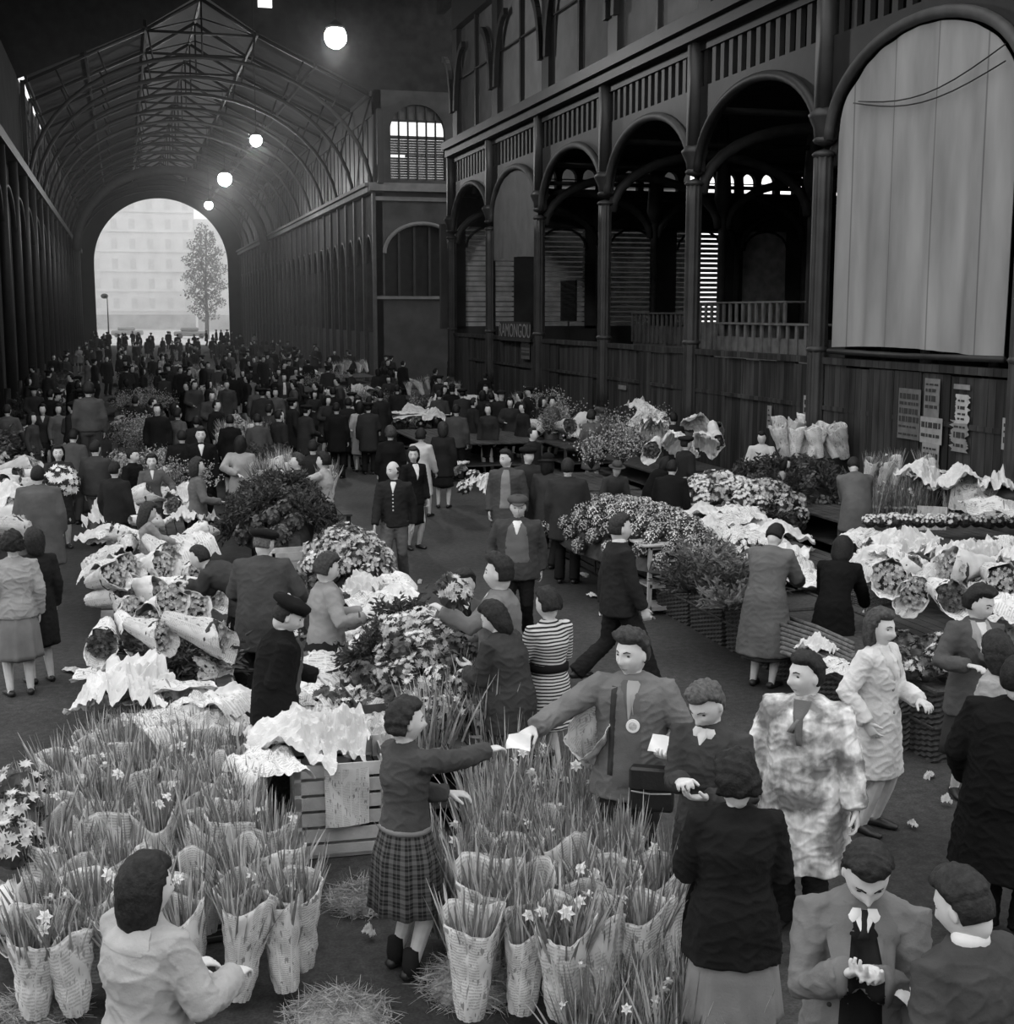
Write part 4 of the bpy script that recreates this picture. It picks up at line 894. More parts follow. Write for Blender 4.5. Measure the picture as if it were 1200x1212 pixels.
m=MB(); nb=P.sp(.85*P.h)[0]; m.tube([nb-Vector((0,0,.03)),nb+Vector((0,.0,.02))],[(.074,.072),(.064,.062)],16); ob('shirt_collar',m.mesh('shirt_collar',WHITECLOTH,True),P.root)
P=person(None,None,1.68,22,'person in long grey coat with head bowed over stall',male=False,hair='short',hg=.01,top='coat',tg=.12,hem=.34,bottom='skirt',bg=.05,skirt_z=.3,lean=20,head=(0,30),R_hand=(.15,.5,1.0),L_hand=(-.1,.5,1.0),flare=1.4,build=1.15,ease=1.5,noface=True,ground=(903,812))
P=person(990,640,1.60,12,'woman in black bending over the hampers',male=False,hair='bob',hg=.01,top='coat',tg=.008,hem=.5,bottom='skirt',bg=.01,lean=34,head=(0,10),R_hand=(.2,.5,.8),L_hand=(-.2,.5,.8),build=1.1,noface=True)
P=person(1016,541,1.74,-14,'man in grey jacket bending over standing daffodils',hair='short',hg=.02,top='jacket',tg=.11,hem=.62,bg=.10,lean=30,head=(10,25),build=1.15,R_hand=(.25,.5,.85),L_hand=(.0,.5,.8))
P=person(613,585,1.68,184,'stout man in flat cap and cardigan walking toward us',hair='short',hg=.05,hat='cap',hatg=.07,top='jacket',tg=.055,bg=.012,build=1.3,head=(-6,4),front=[('open',.13,.13,.56),('vee',.75,.055,.74)],hs=1.1,stride=.3,R_hand=(.30,.05,.85))
# ------------------------------------------------------------ flowers, papers, crates
NEWS=[newsprint(.66,.12,'newsprint pale',30),newsprint(.60,.10,'newsprint worn',44),newsprint(.74,.25,'newsprint white',22)]
LEAF=mat('daffodil leaf',.19,.45,.45,14,0,60,.5,.25); LEAFP=mat('pale daffodil leaf',.48,.45,.3,14,0,60,.5,.25); LEAFD=mat('dark leaf',.055,.5,.5,14,0,60,.4,.2); PETAL=mat('white petal',.78,.7,.06,20,0,60,.3,.2)
PETG=mat('pale petal',.42,.7,.35,24); PETD=mat('dark petal',.10,.7,.5,24); WOOD=mat('weathered crate wood',.16,.85,.4,6,.3,50,.2); WOODD=mat('dark crate wood',.055,.85,.4,6,.3,50,.2); WOODL=mat('pale new wood',.42,.8,.25,6,.2,50)
WICK=mat('wicker',.12,.8,.4,25,.3,80); PAPER=mat('crumpled wrapping paper',.64,.85,.16,7,.5,14,.2); STRAW=mat('packing straw',.34,.8,.4,12)
def blade(m,p,d,L,w,bend,seg=4,tw=0.0):
    p=Vector(p); d=Vector(d).normalized(); s=d.cross(Vector((rng.gauss(0,1),rng.gauss(0,1),.1))).normalized(); b=s.cross(d); K=[]
    for i in range(seg+1):
        t=i/seg; ww=w*(1-t**2.2)*.5+.0008; c=p+d*L*t+b*bend*t*t*L-Vector((0,0,abs(bend)*.3*t*t*L)); K.append(m.V([c-s*ww+b*ww*.4,c,c+s*ww+b*ww*.4]))
    for i in range(seg):
        for j in(0,1): a=K[i]+j;e=K[i+1]+j; m.face((a,a+1,e+1,e))
def daffodil(m,c,n,r=.045):
    n=Vector(n).normalized(); u=n.orthogonal().normalized(); v=n.cross(u); c=Vector(c)
    for i in range(6):
        a=i*math.pi/3; d=u*math.cos(a)+v*math.sin(a); s=n.cross(d); k=m.V([c,c+d*r*.5+s*r*.28+n*.004,c+d*r+n*-.004,c+d*r*.5-s*r*.28+n*.004]); m.face((k,k+1,k+2,k+3))
    m.tube([c,c+n*r*.35,c+n*r*.55],[r*.22,r*.26,r*.36],8,cap=False)
def bloom(m,c,n,r,petals=8,cup=.35):
    n=Vector(n).normalized(); u=n.orthogonal().normalized(); v=n.cross(u); c=Vector(c); k=m.V([c+n*r*.1]); P1=[];P2=[]
    for i in range(petals):
        a=2*math.pi*i/petals+rng.uniform(-.1,.1); d=u*math.cos(a)+v*math.sin(a); P1.append(c+d*r*.55+n*r*cup*.5)
        P2.append(c+d*r*rng.uniform(.85,1.1)+n*r*cup*rng.uniform(.3,1.1))
    a=m.V(P1); b=m.V(P2)
    for i in range(petals): j=(i+1)%petals; m.face((k,a+i,a+j)); m.face((a+i,b+i,a+j))
def cone_paper(r0,r1,h,slant,crease,seg=44,n=16,fold=0.0,thick=.0025):
    m=MB(); ph=rng.random()*6; K=[]; px=rng.uniform(-.03,.03)
    for side in(0,1):
        for i in range(n+1):
            t=i/n; row=[]
            for j in range(seg+1):
                a=2*math.pi*j/seg; r=(r0+(r1-r0)*t**.8)*(1+crease*(.5*math.sin(5*a+ph+3*t)+.5*math.sin(11*a-ph*2+5*t)*t))-side*thick
                hz=h*t*(1+slant*math.cos(a)*t)+(.02*math.sin(3*a+ph)+.025*math.sin(2*a+2*ph))*t
                r*=1-.10*math.exp(-((t-.45)/.12)**2); r+=.010*(abs(math.sin(3.5*a+9*t+ph))-.5)+.007*(abs(math.sin(7*a-13*t+2*ph))-.5)
                row.append((r*math.cos(a)+px*t,r*math.sin(a)*.92,hz))
            K.append(m.V(row))
    for side in(0,1):
        for i in range(n):
            for j in range(seg):
                a=K[side*(n+1)+i]+j;b=K[side*(n+1)+i+1]+j; q=(a,a+1,b+1,b); uv=[(j/seg*1.6,i/n),((j+1)/seg*1.6,i/n),((j+1)/seg*1.6,(i+1)/n),(j/seg*1.6,(i+1)/n)]
                m.face(q if side==0 else q[::-1],uv if side==0 else uv[::-1])
    a=K[n];b=K[2*n+1]
    for j in range(seg): m.face((a+j,a+j+1,b+j+1,b+j))
    return m
BUND=[]
for v in range(10):
    r1=rng.uniform(.125,.165); h=rng.uniform(.40,.52); w=cone_paper(.065,r1,h,rng.uniform(-.16,.16),.07); L=MB()
    for i in range(84):
        L.cm=i%5//3
        a=rng.uniform(0,6.28); q=rng.random()**.5*r1*.8; x,y=q*math.cos(a),q*math.sin(a); blade(L,(x*.6,y*.6,h*.45),(x*1.2+rng.gauss(0,.035),y*1.2+rng.gauss(0,.035),.42),rng.uniform(.30,.50),rng.uniform(.014,.024),rng.uniform(-.15,.15))
    parts=[('paper_wrap',w.mesh('paper_wrap',NEWS[v%3],True)),('leaves',L.mesh('leaves',[LEAF,LEAFP]))]
    for i in range((0,1,2,0,1,0,3,0,1,0)[v]):
        B=MB(); a=rng.uniform(0,6.28); x,y=math.cos(a)*r1*rng.uniform(.3,1.0),math.sin(a)*r1*rng.uniform(.3,1.0); daffodil(B,(x,y,h+rng.uniform(.0,.12)),(x*4,y*4,.5),.042); parts.append(('flower',B.mesh('flower',PETAL)))
    BUND.append(parts)
BARE=[]
for v in range(4):
    L=MB()
    for i in range(70):
        L.cm=i%5//3
        a=rng.uniform(0,6.28); q=rng.random()**.5*.10; x,y=q*math.cos(a),q*math.sin(a); blade(L,(x,y,0),(x*.9+rng.gauss(0,.05),y*.9+rng.gauss(0,.05),.42),rng.uniform(.45,.75),rng.uniform(.013,.022),rng.uniform(-.2,.2),5)
    FL=[]
    for i in range((0,1,2,4)[v]): B=MB(); a=rng.uniform(0,6.28); x,y=math.cos(a)*.13,math.sin(a)*.13; daffodil(B,(x,y,rng.uniform(.35,.6)),(x*4,y*4,.4),.04); FL.append(('flower',B.mesh('flower',PETAL)))
    T=MB(); T.tube([(0,0,.16),(0,0,.20)],[.105,.105],18,cap=False)
    BARE.append([('leaves',L.mesh('leaves',[LEAF,LEAFP])),('tie',T.mesh('tie',WOODL))]+FL)
# round bunches for the heaps: variant tones
def round_bunch(pm,r,n,fr,leafm,leaves=26,cup=.35,pet=8):
    m=MB(); L=MB()
    for i in range(n):
        z=rng.random()**.6; a=rng.uniform(0,6.28); s=math.sqrt(1-z*z); d=Vector((s*math.cos(a),s*math.sin(a),z)); bloom(m,d*r*rng.uniform(.9,1.06),d+Vector((rng.gauss(0,.25),rng.gauss(0,.25),rng.gauss(0,.2))),fr*rng.uniform(.75,1.15),pet,cup)
    for i in range(leaves):
        a=rng.uniform(0,6.28); z=rng.uniform(-.4,.75); s=math.sqrt(1-z*z); blade(L,(s*math.cos(a)*r*.4,s*math.sin(a)*r*.4,z*r*.4),(s*math.cos(a),s*math.sin(a),z+.1),r*rng.uniform(.6,.85),.05,rng.uniform(-.3,.3),3)
    L.ell((0,0,0),(r*.78,r*.78,r*.72),None,10,7)
    return [('blooms',m.mesh('blooms',pm)),('leaves',L.mesh('leaves',leafm))]
RB={'white':[round_bunch(PETAL,.13,34,.036,LEAFD) for _ in range(2)],'pale':[round_bunch(PETG,.13,34,.034,LEAFD) for _ in range(3)],'dark':[round_bunch(PETD,.13,30,.034,LEAFD,34) for _ in range(3)],
    'fine':[round_bunch(PETG,.12,120,.014,LEAFD,24,.3,6) for _ in range(2)]+[round_bunch(PETAL,.12,90,.013,LEAFD,26,.3,6)]}
GRN=[]
for v in range(4):
    m=MB()
    for i in range(60):
        a=rng.uniform(0,6.28); z=rng.uniform(.1,1.2); d=Vector((math.cos(a),math.sin(a),z)).normalized(); L=rng.uniform(.16,.34); blade(m,(0,0,0),d,L,.022,rng.uniform(-.3,.3),3)
        for t in(.5,.7,.85,1.0):
            for s in(0,1): blade(m,d*L*t,d+Vector((rng.gauss(0,.8),rng.gauss(0,.8),rng.gauss(0,.5))),.06,.022,.2,2)
    GRN.append([('leaves',m.mesh('leaves',(LEAFD,LEAFD,LEAF,LEAFD)[v]))])
MIM=[]   # fluffy branches (mimosa)
for v in range(2):
    m=MB(); st=MB()
    for i in range(46):
        d=Vector((rng.gauss(0,.45),rng.gauss(0,.45),1)).normalized(); L=rng.uniform(.35,.7); st.tube([(0,0,0),d*L*.6,d*L],[.004,.003,.002],3,cap=False)
        for t in range(9): c=d*L*rng.uniform(.35,1)+Vector((rng.gauss(0,.035),rng.gauss(0,.035),rng.gauss(0,.03))); bloom(m,c,(rng.gauss(0,1),rng.gauss(0,1),.6),.022,5,.6)
    MIM.append([('blossom',m.mesh('blossom',(PETG,mat('mimosa grey',.22,.8,.4,20))[v])),('stems',st.mesh('stems',LEAFD))])
# lying parcel: newspaper cone with the flowers showing at its open end (opens toward +x)
PARC=[]
for v in range(5):
    r1=rng.uniform(.11,.15); w=cone_paper(.05,r1,.52,.2,.10,30,8); m=MB(); K=[]
    M=Matrix.Rotation(math.pi/2,3,'Y'); w.v=[tuple(M@Vector(p)+Vector((-.26,0,r1*.8))) for p in w.v]
    for i in range(90):
        a=rng.uniform(0,6.28); q=rng.random()**.5*r1*.9; x=.20+rng.uniform(-.02,.03)*1; bloom(m,(x,q*math.sin(a),r1*.8+q*math.cos(a)),(1,rng.gauss(0,.3),rng.gauss(0,.3)),.024,6,.4)
    m.cm=1; m.ell((.13,0,r1*.8),(.04,r1*.85,r1*.85),None,12,6); m.cm=0
    PARC.append([('paper_wrap',w.mesh('paper_wrap',[PAPER,NEWS[0],NEWS[2],NEWS[1],PAPER][v],True)),('blooms',m.mesh('blooms',[[PETD,PETG,PETD,PETG,PETG][v],LEAFD]))])
def crumple(w,l,h,drape=0.0,mt=None,n=26,amp=.05,fold=0):
    m=MB(); K=[]; ph=[rng.uniform(0,6) for _ in range(8)]; dirs=[(rng.gauss(0,1),rng.gauss(0,1)) for _ in range(8)]
    def hgt(u,v):
        z=0
        for i,(a,b) in enumerate(dirs):
            q=(a*u+b*v)*(2.6+2.1*i)+ph[i]+.8*math.sin(5*u+ph[(i+3)%8]); z+=amp*(1-abs(math.sin(q)))**1.2/(1+.28*i)
        return z*(.6+.4*h)
    for side in(0,1):
        for i in range(n+1):
            row=[]
            for j in range(n+1):
                u=j/n-.5; v=i/n-.5; z=hgt(u,v); ex=max(0,abs(u)-.36); z-=drape*ex*ex*14; z+=h*.3*math.exp(-(u*u+v*v)*9)
                row.append((u*w*(1-.1*drape*ex)+.02*math.sin(v*9+ph[5]),v*l+.02*math.sin(u*8+ph[6]),z-.003*side))
            K.append(m.V(row))
    for side in(0,1):
        for i in range(n):
            for j in range(n):
                a=K[side*(n+1)+i]+j;b=K[side*(n+1)+i+1]+j; q=(a,a+1,b+1,b); uv=[(j/n,i/n),((j+1)/n,i/n),((j+1)/n,(i+1)/n),(j/n,(i+1)/n)]
                m.face(q if side==0 else q[::-1],uv if side==0 else uv[::-1])
    for e in range(4):
        for i in range(n):
            A=[(K[0]+i,K[0]+i+1,K[n+1]+i+1,K[n+1]+i),(K[n]+i+1,K[n]+i,K[2*n+1]+i,K[2*n+1]+i+1),(K[i+1],K[i],K[n+1+i],K[n+2+i]),(K[i]+n,K[i+1]+n,K[n+2+i]+n,K[n+1+i]+n)][e]; m.face(A)
    return m.mesh('paper',mt or PAPER,False)
SHEETS=[crumple(.62,.46,.25,0,NEWS[0]),crumple(.55,.42,.35,0,PAPER),crumple(.62,.46,.2,.4,NEWS[2]),crumple(.5,.4,.5,0,PAPER,26,.07),crumple(.6,.45,.3,.6,NEWS[1]),crumple(.5,.4,.6,0,PAPER,26,.09),crumple(.6,.5,.3,.5,NEWS[0])]
def inst(parts,name,label,cat,group,loc,rot=(0,0,0),sc=1.0):
    if len(parts)==1: return tag(ob(name,parts[0][1],None,loc,rot,sc),label,cat,group)
    r=bpy.data.objects.new(name,None); COL.objects.link(r); r.location=loc; r.rotation_euler=rot; r.scale=(sc,)*3 if np.isscalar(sc) else sc
    tag(r,label,cat,group)
    for n,me in parts: ob(n,me,r)
    return r
def mound(cx,cy,rx,ry,z0,H,n,protos,name,label,cat,group,sc=1.0,ang=0,core=True):
    """heap of single bunches laid over an ellipsoid; every bunch an object"""
    if core:
        m=MB(); m.ell((0,0,0),None,None,20,10,lambda p:np.stack([p[:,0]*rx*.9,p[:,1]*ry*.9,np.maximum(p[:,2],-.06)*H*.86],1)); o=ob('cut_greenery',m.mesh('cut_greenery',LEAFD),None,(cx,cy,z0),(0,0,ang)); tag(o,'packed leaves and stems inside the '+group,'greenery',None,'stuff')
    g=(math.sqrt(5)-1)/2
    for i in range(n):
        rr=math.sqrt((i+.5)/n)*.98; a=2*math.pi*g*i; x=rr*math.cos(a); y=rr*math.sin(a); z=math.sqrt(max(0,1-rr*rr)); q=Vector((x*rx,y*ry,z*H)); q.rotate(Euler((0,0,ang)))
        nrm=Vector((x/rx,y/ry,z/max(H,.1))).normalized(); nrm.rotate(Euler((0,0,ang))); M=nrm.to_track_quat('Z','Y').to_euler()
        inst(rng.choice(protos),name,label,cat,group,(cx+q.x,cy+q.y,z0+q.z-.03),M,sc*rng.uniform(.85,1.15))
def crate(w,l,h,mt,slats=4):
    P=[]; m=MB()
    for s in(0,1):
        for i in range(slats):
            z=h*(i+.08)/slats; zz=z+h/slats*.78
            m.box((-w/2,-l/2+s*(l-.012),z),(w/2,-l/2+s*(l-.012)+.012,zz)); m.box((-w/2+s*(w-.012),-l/2,z),(-w/2+s*(w-.012)+.012,l/2,zz))
    P.append(('slats',m.mesh('slats',mt)))
    for a in(-1,1):
        for b in(-1,1): q=MB(); q.box((a*(w/2-.02)-.02,b*(l/2-.02)-.02,0),(a*(w/2-.02)+.02,b*(l/2-.02)+.02,h+.02)); P.append(('corner_post',q.mesh('corner_post',mt)))
    q=MB(); q.box((-w/2,-l/2,.01),(w/2,l/2,.03)); P.append(('bottom',q.mesh('bottom',mt))); return P
CR_D=crate(.62,.95,.30,WOODD,3); CR_L=crate(.55,.42,.62,WOODL,6); CR_M=crate(.6,.9,.34,WOOD,3)
def hamper(w,l,h,mt,open_=False):
    m=MB(); nr=26; seg=80; K=[]
    for i in range(nr+1):
        t=i/nr; row=[]
        for j in range(seg):
            u=j/seg*4; e=int(u); f=u-e; a,b=w/2*(.93+.07*t),l/2*(.93+.07*t)
            P=[(-a+2*a*f,-b),(a,-b+2*b*f),(a-2*a*f,b),(-a,b-2*b*f)][e]; o=.008*(1 if (i+j//2)%2 else -1); row.append((P[0]*(1+o/a),P[1]*(1+o/b),h*t))
        K.append(m.V(row))
    for i in range(nr):
        for j in range(seg): j2=(j+1)%seg; m.face((K[i]+j,K[i]+j2,K[i+1]+j2,K[i+1]+j))
    c=m.V([(0,0,h*.93)]); 
    for j in range(seg): m.face((K[nr]+j,K[nr]+(j+1)%seg,c))
    q=MB(); a,b=w/2,l/2; q.tube([(-a,-b,h),(a,-b,h),(a,b,h),(-a,b,h),(-a,-b,h)],[.022]*5,6); q.tube([(-a,-b,h*.5),(a,-b,h*.5),(a,b,h*.5),(-a,b,h*.5),(-a,-b,h*.5)],[.014]*5,6)
    return [('weave',m.mesh('weave',mt)),('rim',q.mesh('rim',mt))]
HD=hamper(.85,1.15,.62,mat('dark wicker',.05,.8,.4,25,.3,80)); HL=hamper(.75,.75,.66,WICK)
def table(x0,x1,y0,y1,z,label,mt=None,grp=None,under=True):
    r=bpy.data.objects.new('market_table',None); COL.objects.link(r); r.location=((x0+x1)/2,(y0+y1)/2,0); tag(r,label,'table',grp); w,l=(x1-x0)/2,(y1-y0)/2
    m=MB(); n=max(2,int(2*w/.14))
    for i in range(n): a=-w+2*w*i/n; m.box((a,-l,z-.03),(a+2*w/n-.012,l,z))
    ob('table_top',m.mesh('table_top',mt or WOODD),r)
    for a in(-1,1):
        for b in(-1,1): q=MB(); q.box((a*(w-.06)-.03,b*(l-.08)-.03,0),(a*(w-.06)+.03,b*(l-.08)+.03,z-.03)); ob('leg',q.mesh('leg',mt or WOODD),r)
    q=MB(); q.box((-w+.03,-l+.05,z*.35),(w-.03,l-.05,z*.38)); ob('lower_shelf',q.mesh('lower_shelf',mt or WOODD),r)
    return r
# ---- daffodils, lower left block: rows standing on the ground
def cluster(pts,protos,name,label,cat,group,jit=.04,tilt=6,z=0.0,sc=(.92,1.1)):
    for i,p in enumerate(pts): inst(rng.choice(protos),name,label,cat,group,(p[0]+rng.uniform(-jit,jit),p[1]+rng.uniform(-jit,jit),z),(R(rng.uniform(-tilt,tilt)),R(rng.uniform(-tilt,tilt)),rng.uniform(0,6.28)),rng.uniform(*sc))
def along(x0,y0,x1,y1,n): return [(x0+(x1-x0)*i/max(1,n-1),y0+(y1-y0)*i/max(1,n-1)) for i in range(n)]
def U2(x,y,Z): p=U(x,y,Z); return (p.x,p.y)
def rowpx(a,b,Z,n):
    p,q=U(a[0],a[1],Z),U(b[0],b[1],Z); return along(p.x,p.y,q.x,q.y,n)
Zt=.74
rows=[((30,1110),(345,1085),6),((55,1060),(350,1045),6),((50,1010),(335,1010),7),((55,965),(325,978),7),((50,930),(300,950),7),((70,900),(290,925),7),((110,880),(285,903),6),((130,865),(270,884),5)]
nm=['front','second','third','fourth','fifth','sixth','seventh','last']
for k,(a,b,n) in enumerate(rows):
    cluster(rowpx(a,b,Zt-.25+.1*min(k,1),n),BUND,'wrapped_daffodils','newspaper-wrapped daffodil bundle in the %s row of the left block'%nm[k],'flowers','%s row of left daffodils'%nm[k],z=.12 if k else .08,tilt=8)
cr=U(190,1000,.3)
for k in range(3):
    p=U(190+k*8,1075-k*75,.1); q=inst(CR_D,'crate','low dark crate under the left daffodil block, %s'%['nearest','middle','rearmost'][k],'crate',None,(p.x,p.y,0),(0,0,.1),(1.9,.8,.4))
cluster([U2(18,960,.7),U2(12,1010,.6),U2(20,925,.7)],RB['pale'],'flower_bunch','loose flower bunch at the left edge beside the wrapped daffodils','flowers','loose bunches at left edge',z=.62,sc=(1.2,1.5))
cluster([U2(5,1065,.35),U2(25,1090,.3)],PARC,'flower_parcel','lying newspaper parcel at the lower left edge','flowers','parcels at lower left edge',z=.2,sc=(1,1.3))
# ---- centre block
rows=[((560,1105),(765,1100),5),((570,1065),(790,1060),5),((560,1025),(790,1030),5),((585,985),(730,1010),4)]
for k,(a,b,n) in enumerate(rows):
    cluster(rowpx(a,b,Zt-.2,n),BUND,'wrapped_daffodils','newspaper-wrapped daffodil bundle in the %s row of the centre block'%nm[k],'flowers','%s row of centre daffodils'%nm[k],z=.1,tilt=7,sc=(1.0,1.2))
bare=[(600,960),(650,960),(700,965),(745,990),(570,935),(615,925),(660,920),(705,930),(590,900),(635,895),(675,900),(565,880),(610,870)]
cluster([U2(x,y+35,.55) for x,y in bare],BARE,'unwrapped_daffodils','unwrapped sheaf of long daffodil leaves behind the centre bundles','flowers','bare sheaves of the centre block',z=.12,sc=(1.0,1.2))
cluster([U2(x,y+20,.5) for x,y in ((520,860),(550,850),(575,855),(535,835),(500,870))],BARE,'unwrapped_daffodils','long-leaved sheaf beside the plaid-skirted woman\'s head','flowers','leafy sheaves beyond the plaid woman',z=.35,sc=(1.0,1.15))
cluster([U2(525,1000,.6),U2(540,1045,.4)],BARE[2:],'unwrapped_daffodils','daffodil sheaf with open white flowers next to the plaid skirt','flowers','open daffodils by plaid skirt',z=.1)
cluster([U2(x,y,.3) for x,y in ((720,1150),(760,1165),(800,1160),(845,1175),(700,1195),(750,1205),(800,1205),(880,1205))],BARE,'unwrapped_daffodils','short daffodil sheaf standing low along the bottom edge','flowers','low sheaves at bottom edge',z=.0,sc=(.75,.9))
# straw heaps on the ground
def straw(x,y,r,label):
    p=U(x,y,0); m=MB()
    for i in range(1500): a=rng.uniform(0,6.28); q=rng.random()**.6*r; z=r*.55*(1-(q/r)**2)*rng.random(); d=Vector((rng.gauss(0,1),rng.gauss(0,1),rng.gauss(0,.5))); blade(m,(q*math.cos(a),q*math.sin(a),z+.02),d,rng.uniform(.06,.14),.0035,rng.uniform(-.8,.8),3)
    m.ell((0,0,0),(r*.8,r*.8,r*.35),None,14,8); tag(ob('straw_heap',m.mesh('straw_heap',STRAW),None,(p.x,p.y,0)),label,'straw',None,'stuff')
straw(430,1070,.22,'loose packing straw left of the plaid skirt'); straw(560,1170,.30,'loose packing straw right of the plaid-skirted woman\'s feet'); straw(400,1212,.28,'loose packing straw at bottom edge'); straw(45,1200,.2,'loose packing straw at lower left corner')
# litter on the ground
for i,(x,y) in enumerate(((86,796),(700,707),(690,682),(612,1185),(375,1050),(437,1112),(1100,921),(1148,950),(1080,980),(770,733),(640,672),(497,690),(1120,955),(745,705))):
    p=U(x,y,0); tag(ob('paper_scrap',SHEETS[i%7],None,(p.x,p.y,.015),(0,0,rng.uniform(0,6)),(.35 if i<3 else .16,.25 if i<3 else .12,.3)),'%s scrap of paper on the floor %s'%(('larger' if i<3 else 'small'),['in the left aisle','by the walking black suit','by the right crates','at bottom behind the centre daffodils','on dark ground left of plaid skirt','left of the plaid-skirted woman\'s boots','beside the wicker basket','at right near black coat','by the cream coat woman\'s feet','under the pale stand','beside the stout capped man','by the walking man\'s shoe','between basket and black coat','behind the black-suited walker'][i]),'litter')
# ---- straw-coloured crate in front (left of plaid woman)
p=U(405,1008,0); inst(CR_L,'crate','pale slatted crate with newspaper sheet left of the plaid-skirted woman','crate',None,(p.x,p.y+.15,0),(0,0,-.05),(1.15,1.2,1.1))
sheet_at(Vector((p.x+.02,p.y-.14,.44)),.30,.40,(0,-1,0),(0,0,1),NEWS[1],'newspaper','newspaper sheet hanging on the pale slatted crate','newspaper')
p=U(318,905,.72); o=inst([SHEETS and ('p',SHEETS[2])],'newspaper','open newspaper draped over dark box beside the pale crate','newspaper',None,(p.x,p.y,.70),(.15,0,.3),(.75,.9,.8))
p=U(316,985,0); inst(HD,'hamper','dark wicker hamper under the draped newspaper','basket',None,(p.x,p.y+.3,0),(0,0,.1),(.5,.55,1.02))
# helper: scatter papers / parcels / bunches on a stall top
def scatter(kind,pts,Z,label,group,cat,name,sc=(.9,1.2),rot=None,tilt=.12):
    for (x,y) in pts:
        zz=Z+rng.uniform(0,.05); p=U(x,y,zz); pr=rng.choice(kind); 
        inst(pr if isinstance(pr,list) else [('p',pr)],name,label,cat,group,(p.x,p.y,zz),(rng.uniform(-tilt,tilt),rng.uniform(-tilt,tilt),rng.uniform(0,6.28) if rot is None else rot+rng.uniform(-.6,.6)),rng.uniform(*sc))
c_=cone_paper(.04,.15,.34,.25,.12); o=tag(ob('paper_cone',c_.mesh('paper_cone',NEWS[2],True),None,W(703,905,8.6),(.35,-.5,.3)),'single rounded paper cone under the badge man\'s outstretched arm','paper')
# ---- stall A (left row), tables with parcels and papers
for i,(y0,y1) in enumerate(((10.6,12.6),(12.8,15.0),(15.2,17.6),(17.8,20.2),(20.4,23.2))):
    table(-.35,.80,y0,y1,.52-.02*i,'low plank table of the left row, %s from the front'%['first','second','third','fourth','fifth'][i],WOOD if i==1 else WOODD)
scatter(SHEETS,[(140,812),(165,830),(200,835),(235,845),(275,838),(150,850),(190,862),(240,866),(128,840)],.62,'crumpled newspaper at the front end of the left stall','papers at front of left stall','newspaper','newspaper',(1.0,1.3),tilt=.35)
scatter(PARC,[(130,720),(165,715),(205,705),(235,712),(120,765),(150,755),(190,745),(225,742),(140,690),(180,688),(215,685),(155,735)],.62,'paper-wrapped flower parcel lying on the left stall','parcels on left stall','flowers','flower_parcel',(1.0,1.3),rot=-1.2,tilt=.3)
scatter(PARC,[(125,700),(200,725),(170,760),(228,760)],.80,'paper-wrapped flower parcel on top of the left stall pile','upper parcels on left stall','flowers','flower_parcel',(1.0,1.2),rot=-.9,tilt=.3)
scatter(GRN,[(200,800),(215,790),(235,800),(190,780),(222,775),(250,795)],.45,'dark leafy bunch hanging at the corner of the left stall','leafy bunches at left stall corner','greenery','greenery_bunch',(1.2,1.5))
scatter(SHEETS,[(130,660),(155,650),(140,640),(135,680),(165,672),(130,620),(150,610),(140,590),(165,592),(200,575),(230,580),(215,600),(140,575),(190,590),(228,625),(215,650),(125,640)],.60,'crumpled paper on the middle of the left row','papers along the left row','newspaper','newspaper',(1.0,1.5),tilt=.3)
scatter(PARC,[(150,655),(170,625),(185,660),(210,610),(160,600),(235,640),(180,575),(150,640)],.66,'wrapped bunch lying further along the left row','wrapped bunches further along left row','flowers','flower_parcel',(1.0,1.3),tilt=.3)
tag(ob('newspaper',SHEETS[0],None,U(252,795,.55),(.9,.2,.5),.6),'upright newspaper sheet right of the leafy corner','newspaper')
# far-left stall
for i,(y0,y1) in enumerate(((16.5,19.5),(20,24))): table(-4.2,-2.2,y0,y1,.6,['nearer','further'][i]+' table at the far left edge')
scatter(PARC+[SHEETS[3],SHEETS[5]],[(5,575),(20,590),(12,605),(30,575),(5,625),(22,565),(8,640),(40,585)],.8,'pale wrapped bouquet on the stall at the left edge','wrapped bouquets at left edge','flowers','wrapped_bouquet',(1.3,1.7),tilt=.4)
# ---- stall B (centre-left row)
for i,(y0,y1) in enumerate(((9.0,11.5),(11.8,14.2),(14.6,17.2),(17.6,20.5))):
    table((1.45,1.75,1.8,1.7)[i],(2.9,3.0,2.95,2.9)[i],y0,y1,.55,'plank table of the centre row, %s from the front'%['first','second','third','fourth'][i])
mid=lambda x,y,Z:U(x,y,Z)
p=mid(497,790,.75); mound(p.x,p.y,.62,1.45,.5,.62,64,RB['pale']*2+RB['dark'][:2]+RB['white']+GRN[:1],'anemone_bunch','anemone bunch in the big centre heap','flowers','big centre heap of anemones',1.0,ang=-.15)
p=mid(412,672,.7); mound(p.x,p.y,.5,1.1,.5,.60,44,RB['pale']*2+RB['white'][:1]+RB['dark'][:2],'small_flower_bunch','small-flowered bunch in the heap beyond the tweed-jacketed woman','flowers','heap beyond the tweed-jacketed woman',1.0)
p=mid(330,612,.8); mound(p.x,p.y,.62,1.3,.5,.75,44,RB['dark']+GRN[:2],'leafy_bunch','dark leafy bunch in the heap by the white-jacketed buyer','flowers','dark leafy heap in centre row',1.1)
p=mid(320,560,.9); mound(p.x,p.y,.55,1.0,.5,.7,30,RB['dark']+GRN[:3],'leafy_bunch','leafy bunch in the small heap left of the white-jacketed buyer','flowers','small leafy heap in centre row',1.1)
